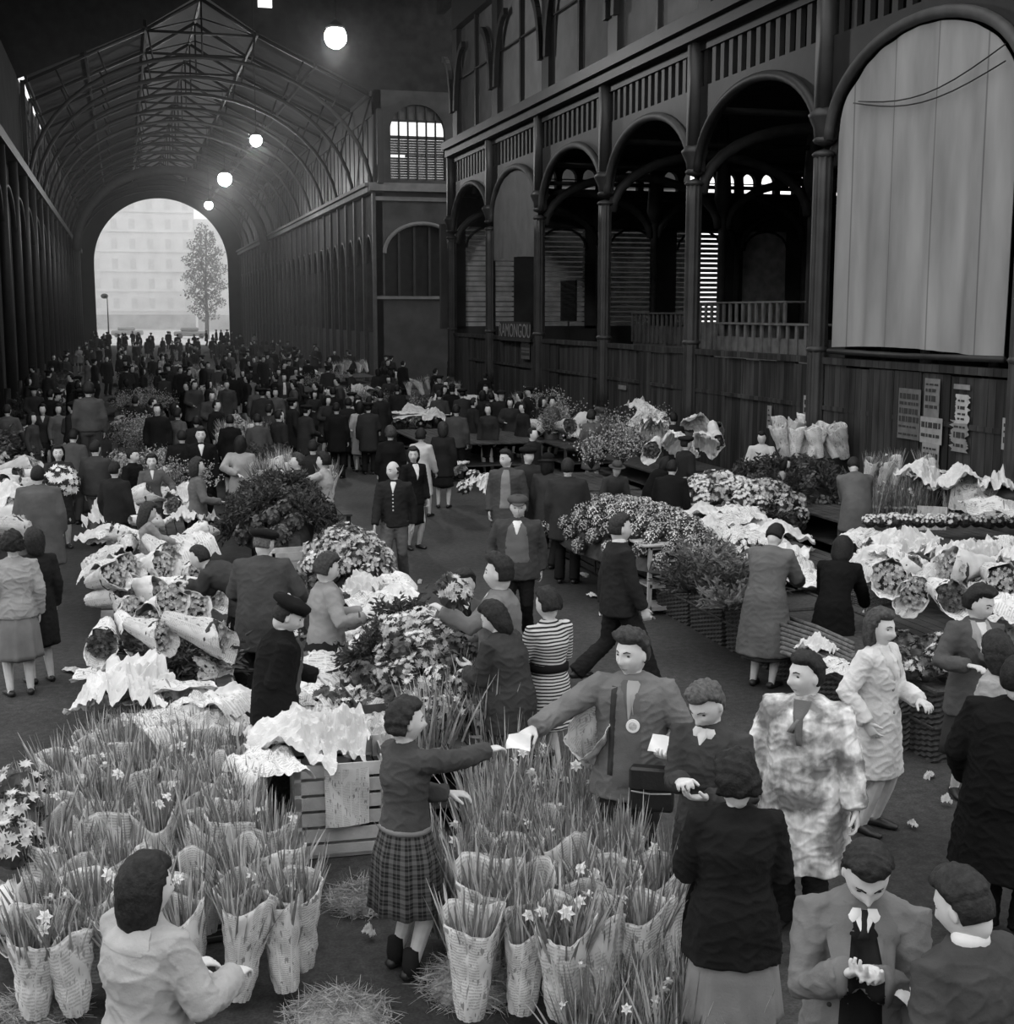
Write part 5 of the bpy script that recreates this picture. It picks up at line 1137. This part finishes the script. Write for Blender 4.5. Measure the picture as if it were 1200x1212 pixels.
scatter(SHEETS,[(400,785),(425,800),(390,815),(375,800),(410,770),(345,870),(380,860),(420,865),(450,850),(350,895),(400,885),(370,835),(345,845)],.62,'crumpled white paper on the front of the centre row','white papers front of centre row','newspaper','newspaper',(1.0,1.4),tilt=.3)
scatter(SHEETS,[(430,705),(455,700),(470,710),(440,720),(340,720),(325,735)],.72,'white wrapping paper beside the tweed-jacketed woman','wrapping papers by tweed-jacketed woman','newspaper','newspaper',(.8,1.1),tilt=.3)
scatter(RB['dark']+RB['white'],[(390,835),(425,832),(410,845),(440,840),(350,775),(340,760),(365,770),(330,775),(360,790)],.66,'mixed anemone bunch among the papers of the centre row','anemone bunches among centre papers','flowers','anemone_bunch',(.9,1.2),tilt=.3)
for i in range(3):
    p=U(462,930-i*28,.15+.2*i); m=inst(CR_D,'crate','dark slatted crate behind the plaid-skirted woman, %s'%['lowest','middle','topmost'][i],'crate',None,(p.x,p.y+.4,.02+.27*i),(0,0,.05),(.8,.7,.85))
inst(CR_L,'crate','upright open crate end behind the brown overcoat','crate',None,U(350,740,.0)+Vector((0,.5,.1)),(0,0,.1),(.9,.9,1.2))
# ---- right stall C: dark crates and hampers along the aisle, X=6.2
for i in range(5):
    for k in range(2): inst(CR_D,'crate','dark slatted crate along the right aisle, %s pair from the pale stand, %s'%(['first','second','third','fourth','fifth'][i],['lower','upper'][k]),'crate',None,(6.62,16.3+i*1.02,.02+.31*k),(0,0,0),(1.05,1.02,1.0))
for i in range(6):
    inst(HD,'hamper','dark wicker hamper in the right aisle row, %s from the front'%['first','second','third','fourth','fifth','sixth'][i],'basket',None,(6.72,9.9+i*1.03,0),(0,0,rng.uniform(-.04,.04)),(1.05,.86,1))
p=U(1095,885,0); inst(HL,'wicker_basket','pale wicker basket standing behind the cream-coated woman','basket',None,(p.x,p.y+.35,0),(0,0,.1),(1.0,1,1))
# pale wooden stand
r=bpy.data.objects.new('wooden_stand',None); COL.objects.link(r); p=U(795,727,0); r.location=(p.x,p.y,0); tag(r,'pale open wooden stand at the corner of the right stall','stand')
for a in(-.30,.36):
    for b in(0,.5): m=MB(); m.box((a-.025,b-.02,0),(a+.025,b+.02,.86)); ob('post',m.mesh('post',WOODL),r)
for z in(.06,.34,.62,.82): m=MB(); m.box((-.3,-.02,z),(.36,.0,z+.05)); m.box((-.3,0,z),(.36,.5,z+.02)); ob('shelf',m.mesh('shelf',WOODL),r)
m=MB(); m.box((-.42,-.08,.87),(.50,.56,.89)); ob('top',m.mesh('top',WOODL),r)
# tops
for i,(y0,y1) in enumerate(((8.6,11),(11.2,13.8),(14,16.6),(16.8,19.4),(19.6,22.2),(22.4,25))):
    table(7.15,8.75,y0,y1,.58,'plank table of the right stall, %s from the front'%['first','second','third','fourth','fifth','sixth'][i])
p=U(748,625,.85); mound(p.x,p.y,.85,2.15,.55,.62,110,RB['fine'],'daisy_bunch','small speckled bunch in the long heap on the right stall','flowers','long speckled heap on right stall',.95,ang=.10)
scatter(GRN,[(830,690),(850,700),(870,710),(845,680),(880,695),(900,690),(860,720),(835,670),(900,705),(815,700),(885,680)],.66,'dark leafy bunch on the right stall beside the pale stand','leafy bunches beside the pale stand','greenery','greenery_bunch',(1.2,1.5))
scatter(SHEETS,[(840,630),(860,625),(880,640),(900,650),(870,650),(850,645),(905,670),(880,665),(930,665),(945,690),(830,615),(860,612),(920,640),(895,625)],.68,'white paper spread along the middle of the right stall','papers along right stall','newspaper','newspaper',(1.1,1.6),tilt=.25)
scatter(SHEETS,[(965,775),(985,790),(1005,800)],.66,'newspaper on the hampers left of the cream-coated woman','papers left of cream coat','newspaper','newspaper',(.5,.7),tilt=.15)
scatter(SHEETS*2+PARC[:1],[(1025,645),(1050,655),(1080,660),(1110,668),(1040,680),(1070,690),(1100,690),(1130,695),(1150,670),(1175,665),(1195,680),(1170,700),(1190,720),(1185,745),(1120,680),(1060,670),(1035,665),(1145,655),(1195,650)],.85,'big white paper wrapping piled on the right front stall','white wrappings on right front stall','newspaper','paper_wrapping',(.9,1.3),tilt=.5)
scatter(PARC,[(1120,715),(1085,705),(1150,690),(1060,700),(1180,700)],.92,'dark-mouthed paper cone lying on the right front stall','paper cones on right front stall','flowers','flower_parcel',(1.15,1.4),rot=3.9,tilt=.35)
scatter(RB['pale']+RB['dark'],[(1070,765),(1085,780),(1100,770),(1110,785),(1078,795),(1060,785),(1115,765),(1095,795),(1120,795)],.70,'chrysanthemum bunch on the baskets right of the cream coat','bunches right of cream coat','flowers','chrysanthemum_bunch',(.9,1.2))
for i,(x,y) in enumerate(((1080,735),(1120,745),(1050,725),(1095,760))): p=U(x,y,.4); inst(CR_D,'crate','dark crate behind the cream-coated woman, %s'%['left','right','leftmost','nearest'][i],'crate',None,(p.x,p.y,.25),(0,0,.1),.9)
p=U(1030,700,.7); inst(HL,'wicker_basket','small basket with rounded rim right of the black-dressed woman','basket',None,(p.x,p.y,.55),(0,0,.4),(.6,.45,.4))
# willow hurdle between grey coat and cream coat
m=MB()
for i in range(9): a=U(925,728+i*5.5,.68); b=U(1010,762+i*5.5,.68); m.tube([a,a.lerp(b,.5)+Vector((0,0,.02)),b],[.022]*3,6)
tag(ob('willow_hurdle',m.mesh('willow_hurdle',WICK,True)),'woven willow lid on the hampers by the long grey coat','lid')
# ---- right-back stall D by the boarding
for i,(y0,y1) in enumerate(((14.5,17.5),(17.8,21),(21.3,25),(25.3,29))): table(10.1,11.8,y0,y1,.62 if i<2 else .5,'table against the boarding, %s from the right'%['first','second','third','fourth'][i])
scatter(BARE,[(x,y) for x in range(1035,1105,13) for y in (600,612)]+[(x,y) for x in range(1125,1190,13) for y in (605,620)],.55,'sheaf of white daffodils standing by the boarding','daffodil sheaves by the boarding','flowers','unwrapped_daffodils',(.8,1.0))
scatter(RB['white'],[(x,y) for x in range(1030,1200,14) for y in (618,)],.82,'white daffodil head cluster on the front of the back stall','white heads on back stall','flowers','daffodil_heads',(.8,1.0))
scatter([SHEETS[3],SHEETS[5],SHEETS[1]]+BUND[:4],[(x,y) for x in range(1025,1190,17) for y in (575,)],.90,'white paper-wrapped bunch at the back of the stall by the boarding','white wrapped bunches by the boarding','flowers','wrapped_bouquet',(.8,1.0),tilt=.4)
scatter(SHEETS,[(1110,570),(1140,582),(1165,585),(1190,590),(1090,575),(1185,610)],1.0,'long white paper roll on the stall below the posters','papers below the posters','newspaper','newspaper',(1.3,1.7),tilt=.2)
sheet_at(W(1102,622,19.3),.42,.55,(-.3,-1,.1),(.05,0,1),NEWS[1],'newspaper','grey newspaper sheet hanging between the two daffodil groups','newspaper')
scatter([[b[0]] for b in BUND],[(x,522-abs(x-965)*.08) for x in range(925,1008,9)]+[(x,532) for x in range(925,1008,9)]+[(x,542) for x in range(930,1005,10)],1.1,'pale paper-wrapped bunch in the tall fan at the boarding','tall fan of wrapped bunches','flowers','wrapped_bouquet',(1.0,1.25),tilt=.35)
p=U(850,590,.8); mound(p.x,p.y,.7,1.2,.5,.6,34,RB['white']+RB['pale'][:1],'white_flower_bunch','white bunch in the bright heap left of the white-shirted man','flowers','bright heap left of white-shirted man',1.2)
p=U(900,590,.8); mound(p.x,p.y,.6,.9,.5,.5,26,RB['pale'],'carnation_bunch','pale fluffy bunch in the heap before the white-shirted man','flowers','pale heap before white-shirted man',1.2)
p=U(930,575,.8); mound(p.x,p.y,1.0,1.0,.5,.55,34,GRN[:2]+RB['dark'],'greenery_bunch','nearly black bunch left of the man bending over daffodils','greenery','dark heap left of bending man',1.3)
p=U(880,610,.6); mound(p.x,p.y,.9,.9,.3,.45,26,GRN[:2]+RB['dark'],'greenery_bunch','nearly black bunch below the fluffy white heap','greenery','dark heap below white flowers',1.2)
scatter(MIM,[(725,540),(740,530),(755,520),(770,530),(720,520),(760,545),(735,550),(780,515),(700,555)],.75,'feathery mimosa branch behind the speckled heap','mimosa behind speckled heap','flowers','mimosa_branch',(1.0,1.3))
scatter(MIM,[(640,500),(655,490),(665,505),(650,515),(672,480),(630,490)],.8,'feathery branch in the tall pile by the boarding','feathery pile by boarding','flowers','mimosa_branch',(1.1,1.4))
scatter([SHEETS[5],SHEETS[3],PARC[0]],[(755,490),(765,500),(775,520),(770,535),(825,510),(838,520),(850,515),(832,530),(800,535)],1.2,'tilted white paper cone above the mimosa','tilted cones above mimosa','flowers','wrapped_bouquet',(1.2,1.6),tilt=.8)
# ---- mid-distance: bright parcel bouquets beside the aisle, and paper-covered tables
scatter([RB['white'][0],SHEETS[5],SHEETS[3]],[(545,560),(560,565),(575,570),(550,578),(568,585)],.55,'bright papered bouquet on the floor beside the coated man','bright bouquets beside coated man','flowers','wrapped_bouquet',(1.0,1.3),tilt=.5)
tag(ob('newspaper',SHEETS[2],None,U(505,492,.95),(0,0,.2),(3.0,1.6,.6)),'long pale paper covering the far stall by the aisle','newspaper')
tag(ob('newspaper',SHEETS[2],None,U(470,490,1.0),(0,0,-.2),(2.2,1.2,.6)),'pointed pale paper left of the long one on the far stall','newspaper')
table(6.3,9.0,29,33,.8,'far table under the long pale paper')
# ---- far stalls: tables with heaps, down the nave
for row,(xc,w,ys_) in enumerate(((-2.6,1.6,(27,31,36,42,50,60)),(.4,1.5,(24.5,28,32,37,43,51,60,72)),(2.6,1.4,(22,26,30.5,36,43,51,60,72,85)),(7.6,2.2,(36,41,47,55,64,76)),(10.6,2.0,(31,36,42,48,56,66)))):
    for i,y in enumerate(ys_):
        L=2.2+y*.03; gname='distant table heap, row %s stall %s'%(['far left','left','middle','right','by the boarding'][row],['one','two','three','four','five','six','seven','eight','nine'][i])
        table(xc-w/2,xc+w/2,y-L/2,y+L/2,.6,'distant plank table in the %s row, %s from the front'%(['far left','left','centre','right','boarding'][row],['first','second','third','fourth','fifth','sixth','seventh','eighth','ninth'][i]))
        sets=[(RB['white']+RB['pale'],'pale'),(PARC+[SHEETS[3],SHEETS[5]],'papered'),(MIM,'feathery'),(RB['dark']+GRN,'dark leafy'),(BUND,'wrapped'),(RB['pale'],'greyish'),([SHEETS[1],SHEETS[3],SHEETS[5]]+RB['white'],'bright')][(i*3+row*2+ (i//2))%7]
        n=16 if y<34 else (11 if y<48 else 7)
        for j in range(n):
            a=rng.uniform(-.45,.45)*w; b=rng.uniform(-.47,.47)*L; pr=rng.choice(sets[0]); zz=.6+rng.uniform(.0,.28)*(1-abs(a)/w)
            inst(pr if isinstance(pr,list) else [('p',pr)],{'pale':'flower_bunch','papered':'paper_parcel','feathery':'mimosa_branch','dark leafy':'leafy_bunch','wrapped':'wrapped_flowers','greyish':'flower_bunch','bright':'bright_bunch'}[sets[1]],'%s bundle on the %s distant table of the %s row'%(sets[1],['first','second','third','fourth','fifth','sixth','seventh','eighth','ninth'][i],['far left','left','centre','right','boarding'][row]),'flowers',gname,(xc+a,y+b,zz),(rng.uniform(-.4,.4),rng.uniform(-.4,.4),rng.uniform(0,6.3)),rng.uniform(.8,1.0) if sets[1] in('wrapped','feathery') else rng.uniform(1.2,1.7))
# ------------------------------------------------------------ mid-distance people
def pp(x,y,h,f,l,**k): return person(x,y,h,f,l,**k)
F_=dict(male=False,bottom='skirt')
pp(466,544,1.72,187,'bald man in dark buttoned cardigan and grey trousers',hair='bald',hg=.03,top='sweater',tg=.022,hem=.82,bg=.10,stride=.35,head=(38,4),lod=1,build=1.05,front=[('vee',.7,.04,.745),('buttons',.6,(.73,.70,.67,.64,.61),0,.012)])
pp(489,528,1.62,150,'woman in black jacket and white blouse behind the bald man',hair='bob',hg=.02,top='jacket',tg=.012,bg=.012,lod=1,head=(30,5),front=[('vee',.75,.06,.68)],**F_)
pp(498,507,1.62,18,'woman in long white coat walking away beside dark coats',hair='curly',hg=.015,top='coat',tg=.55,hem=.42,bg=.3,stride=.35,**F_)
pp(524,499,1.64,8,'person in dark coat walking away right of the white coat',hair='bob',hg=.03,top='coat',tg=.02,hem=.6,bg=.015,**F_)
pp(462,504,1.68,-10,'person in black coat left of the white coat',hair='curly',hg=.05,top='coat',tg=.010,hem=.5,bg=.01,build=1.15,**F_)
pp(426,475,1.64,6,'woman in long pale coat walking away far down the aisle',hair='bob',hg=.01,top='coat',tg=.36,hem=.42,bg=.3,**F_)
pp(398,476,1.70,15,'black-coated figure left of the distant pale coat',hair='short',hg=.01,top='coat',tg=.01,hem=.6,bg=.01)
pp(600,531,1.75,188,'man in open dark coat over pale pullover looking left',hair='side',hg=.015,top='coat',tg=.07,hem=.62,bg=.02,build=1.05,head=(42,4),lod=1,front=[('open',.24,.07,.52)])
pp(625,528,1.72,150,'man in dark beret just behind the pale pullover',hair='short',hat='beret',hatg=.01,top='coat',tg=.035,bg=.02,build=1.1)
pp(648,538,1.66,30,'dark-hatted figure left of the grey-jacketed back',hair='bob',hg=.01,hat='brim',hatg=.01,top='coat',tg=.045,hem=.5,bg=.03)
pp(672,541,1.74,6,'broad man in dark grey jacket seen from behind by the crates',hair='short',hg=.02,top='jacket',tg=.032,hem=.62,bg=.012,build=1.2,R_hand=(.2,.3,1.0))
pp(700,485,1.66,20,'woman in mid-grey coat standing at the far right stall',hair='curly',hg=.02,top='coat',tg=.11,hem=.62,bg=.12,R_hand=(.2,.35,1.0),**F_)
pp(797,487,1.70,-30,'dark-dressed vendor reaching up beside white cones',hair='short',hg=.01,top='jacket',tg=.022,bg=.02,L_hand=(-.2,.4,1.2))
pp(812,515,1.66,60,'man in dark jacket drinking behind the bright heap',hair='short',hg=.02,hat='beret',hatg=.02,top='jacket',tg=.022,bg=.015,build=1.1)
pp(770,542,1.45,60,'black hunched figure behind the speckled heap',hair='bob',hg=.01,top='coat',tg=.008,bg=.01,lean=40,**F_)
pp(792,545,1.60,15,'person in black suit with white collar bending at the right stall',hair='short',hg=.01,top='jacket',tg=.010,bg=.01,lean=22,build=1.15,hem=.6)
pp(725,545,1.45,160,'old man in soft cap leaning over the speckled heap',hair='short',hat='brim',hatg=.07,top='jacket',tg=.05,bg=.03,lean=25)
pp(902,508,1.66,185,'white-shirted man looking down behind the dark heap',hair='short',hg=.01,top='blouse',tg=.55,bg=.02,head=(0,25),R_hand=(.15,.3,1.0),L_hand=(-.15,.3,1.0))
pp(922,541,1.35,95,'low figure in pale dress right of the white-shirted man',hair='bob',hg=.01,top='dress',tg=.35,bottom=None,male=False,lean=15)
pp(383,535,1.64,-72,'woman in white jacket holding a bouquet out to the left',hair='curly',hg=.012,top='jacket',tg=.40,hem=.82,bg=.015,lod=1,L_hand=(340,577,0,'px'),R_hand=(.1,.3,1.05),**F_)
pp(352,536,1.60,-100,'curly-haired woman behind the offered bouquet',hair='curly',hg=.05,top='coat',tg=.04,bg=.03,**F_)
inst(RB['pale'][0],'bouquet','round bouquet offered by the white-jacketed woman','flowers',None,W(322,578,20.1),(.2,.9,0),1.6)
inst(RB['pale'][1],'bouquet','mixed flower bunch raised by the tall man','flowers',None,W(535,704,10.35),(.2,.5,0),1.15)
pp(232,541,1.64,82,'woman in grey jacket standing in the left row',hair='bob',hg=.03,top='jacket',tg=.13,hem=.8,bg=.02,lod=1,R_hand=(.15,.3,1.0),**F_)
pp(237,505,1.74,178,'young man in dark coat with white shirt facing us in the left row',hair='curly',hg=.015,top='coat',tg=.010,bg=.02,front=[('vee',.7,.05,.72)],lod=1)
pp(284,516,1.66,10,'woman in loose light coat with hand behind her back',hair='bob',hg=.01,top='coat',tg=.30,hem=.70,bg=.05,build=1.2,L_hand=(-.02,-.22,1.05),**F_)
pp(156,530,1.55,125,'dark-coated man seated in the left row',hair='short',hg=.01,top='coat',tg=.010,bg=.01,lod=1,head=(-10,5))
pp(179,537,1.50,178,'smiling woman in grey jacket in the left row',hair='curly',hg=.02,top='jacket',tg=.10,bg=.03,lod=1,L_hand=(-.3,.25,.95),front=[('vee',.6,.035,.74)],**F_)
pp(112,520,1.70,30,'man in leather jacket and pale trousers at left',hair='short',hg=.012,top='jacket',tg=.045,hem=.82,bg=.15,R_hand=(.2,.35,1.0),build=1.1)
pp(104,452,1.72,0,'tall dark-haired man standing raised above the left row',hair='curly',hg=.008,top='jacket',tg=.06,hem=.85,bg=.06,dz=.75,build=1.05)
p_=U(104,452,2.4); inst(CR_D,'crate','dark crate under the raised dark-haired man','crate',None,(p_.x,p_.y,0),(0,0,0),(1.1,.8,2.4))
pp(44,550,1.72,12,'person in long grey overcoat seen from behind at left',hair='short',hg=.012,top='coat',tg=.095,hem=.42,bg=.02,build=1.3,ease=1.4,flare=1.3)
pp(68,526,1.64,176,'long-faced woman holding a white flower bouquet at left',hair='long',hg=.01,top='coat',tg=.03,bg=.02,lod=1,R_hand=(.12,.3,1.1),L_hand=(-.12,.3,1.1),**F_)
inst(RB['white'][0],'bouquet','white bouquet in the arms of the long-faced woman','flowers',None,W(72,572,20.6),(.9,.3,0),2.0)
pp(82,508,1.70,20,'bent man in grey jacket behind the long-faced woman',hair='short',hg=.01,top='jacket',tg=.07,bg=.03,lean=20)
pp(14,628,1.62,-8,'woman in pale jacket and grey skirt at the left edge',hair='curly',hg=.012,top='jacket',tg=.30,hem=.78,bg=.17,skirt_z=.38,build=1.15,lod=0,noface=True,**F_)
pp(40,624,1.58,-20,'dark-coated figure beside the pale jacket at the left edge',hair='bob',hg=.02,top='coat',tg=.015,hem=.4,bg=.01,**F_)
pp(8,478,1.72,20,'grey-coated man at the left edge reaching down',hair='short',hg=.02,top='coat',tg=.08,bg=.04,R_hand=(.3,.2,.85))
pp(50,478,1.60,185,'vendor with white collar behind the far left stall',hair='curly',hg=.01,top='jacket',tg=.03,bg=.02,front=[('vee',.5,.05,.74)],**F_)
pp(68,478,1.60,160,'vendor in print dress behind the far left stall',hair='bob',hg=.01,top='dress',tg=.12,bottom=None,male=False)
pp(37,488,1.60,120,'woman with lace collar at far left stall',hair='bob',hg=.01,top='jacket',tg=.05,bg=.03,**F_)
for (x,y,h,f,l,g,kw) in ((330,484,1.72,60,'stout dark-coated man facing right in the middle crowd',.02,dict(build=1.2)),(306,490,1.68,-10,'man in blouson bending in the middle crowd',.06,dict(lean=20,top='sweater',hem=.85)),(318,478,1.66,30,'man with white collar in the middle crowd',.035,dict()),
    (272,490,1.64,10,'black-clad woman with pale brooch in the middle crowd',.01,F_),(210,483,1.62,40,'woman with pale collar by the feathery heap',.09,F_),(232,492,1.55,0,'dark-haired head bowed in the left middle crowd',.02,dict()),(215,508,1.64,0,'black coat left of the young man',.01,dict(build=1.2)),
    (305,455,1.70,0,'grey-coated back further up the aisle',.08,dict(build=1.15)),(326,459,1.62,185,'woman with dark hair facing us up the aisle',.10,F_),(336,442,1.70,175,'man with white shirt front up the aisle',.04,dict(front=[('open',.7,.05,.6)])),
    (268,450,1.70,180,'grey-suited man facing us left of the grey-coated back',.06,dict()),(296,443,1.60,20,'woman in pale cardigan up the aisle',.15,F_),(160,468,1.68,30,'dark figure behind the wrapped flowers at left',.02,dict()),(180,470,1.66,90,'dark figure right of the wrapped flowers',.025,dict()),
    (135,545,1.6,30,'dark head behind the leather jacket',.02,dict()),(370,520,1.62,10,'dark-haired person half hidden by the leafy heap',.02,dict()),(540,478,1.70,10,'person in grey coat at the right far stall',.06,dict()),(535,455,1.72,0,'black-hatted man at the right far stall',.01,dict(hat='brim')),
    (560,470,1.66,60,'dark-clad vendor behind the right far stall',.02,dict()),(578,478,1.62,200,'vendor with bright kerchief at the right far stall',.03,F_),(575,455,1.68,190,'dark standing vendor near the boarding',.015,dict()),(470,455,1.68,20,'dark-clad person at the distant paper table',.02,dict()),
    (450,462,1.70,-20,'dark-clad man left of the distant paper table',.02,dict()),(630,505,1.66,120,'dark figure by the feathery pile',.02,dict()),(520,462,1.64,0,'stooping figure in brownish coat by the paper table',.05,dict(lean=15)),(412,470,1.7,0,'dark figure behind the distant pale coat',.015,dict()),(437,468,1.68,30,'second dark figure right of the distant pale coat',.015,dict())):
    k=dict(kw); k.setdefault('hair',rng.choice(('short','curly','bob')) if not k.get('male',True) else 'short'); k.setdefault('top',rng.choice(('coat','jacket'))); pp(x,y,h,f,l,hg=.012,tg=g,bg=k.pop('bg',.015),**k)
# ------------------------------------------------------------ far crowd: one-mesh figures
def crowd_proto(male,g,hairs,hat,lean):
    o=person(None,None,1.70 if male else 1.60,0,'x',at=(0,200+rng.random(),0),male=male,hair=hairs,hg=.01,hat=hat,hatg=.012,top='coat',tg=g,hem=.55,bottom='trousers' if male else 'skirt',bg=.012,lean=lean,lod=3,noface=True,R_hand=(.15,.3,1.0) if rng.random()<.5 else None,build=rng.uniform(1,1.2)).root
    bm=MB(); mats=[]
    for c in list(o.children):
        me=c.data; k=bm.n(); Mx=c.matrix_basis; bm.v.extend([tuple(Mx@v.co) for v in me.vertices]); mt=me.materials[0]
        if mt not in mats: mats.append(mt)
        bm.cm=mats.index(mt)
        for f in me.polygons: bm.face([k+i for i in f.vertices])
        bpy.data.objects.remove(c); 
    bpy.data.objects.remove(o); return bm.mesh('figure',mats,True)
PRO=[(crowd_proto(*a),d) for a,d in (((True,.012,'short',None,0),'black coat'),((True,.03,'short','beret',6),'dark coat and beret'),((False,.02,'bob',None,0),'dark coat and long hair'),((True,.06,'short',None,10),'grey coat'),((False,.10,'curly',None,0),'light grey coat'),((True,.018,'short','cap',0),'dark coat and cap'),((False,.035,'bob',None,14),'dark dress, stooping'),((False,.30,'curly',None,0),'pale coat'))]
WT=[9,6,8,4,2,5,5,1]
def far(x,y,zone,zn):
    i=rng.choices(range(8),WT)[0]; me,d=PRO[i]; s=rng.uniform(.95,1.05)
    tag(ob('person',me,None,(x,y,0),(0,0,rng.uniform(0,6.28)),s),'small figure in %s %s'%(d,zone),'person','%s, %s'%(zn,d))
for i in range(58):
    far(rng.choice((-1.3,1.5,4.0,5.4,9.3))+rng.gauss(0,.4),rng.uniform(30,46),'in the crowd behind the middle stalls','middle crowd')
for i in range(78):
    far(rng.uniform(-3.4,11.8),rng.uniform(44,70),'in the crowd under the crossing','crossing crowd')
for i in range(52):
    far(rng.uniform(-3.4,11.6),rng.uniform(70,100),'in the dark crowd of the far nave','far nave crowd')
for i in range(52):
    far(rng.uniform(-3.2,11.6),rng.uniform(100,152),'against the bright far arch','crowd at the far arch')
for i in range(5): far(rng.uniform(13,19),rng.uniform(57,66),'in the side street by the crossing wall','side street crowd')
# plant stands among the distant crowd
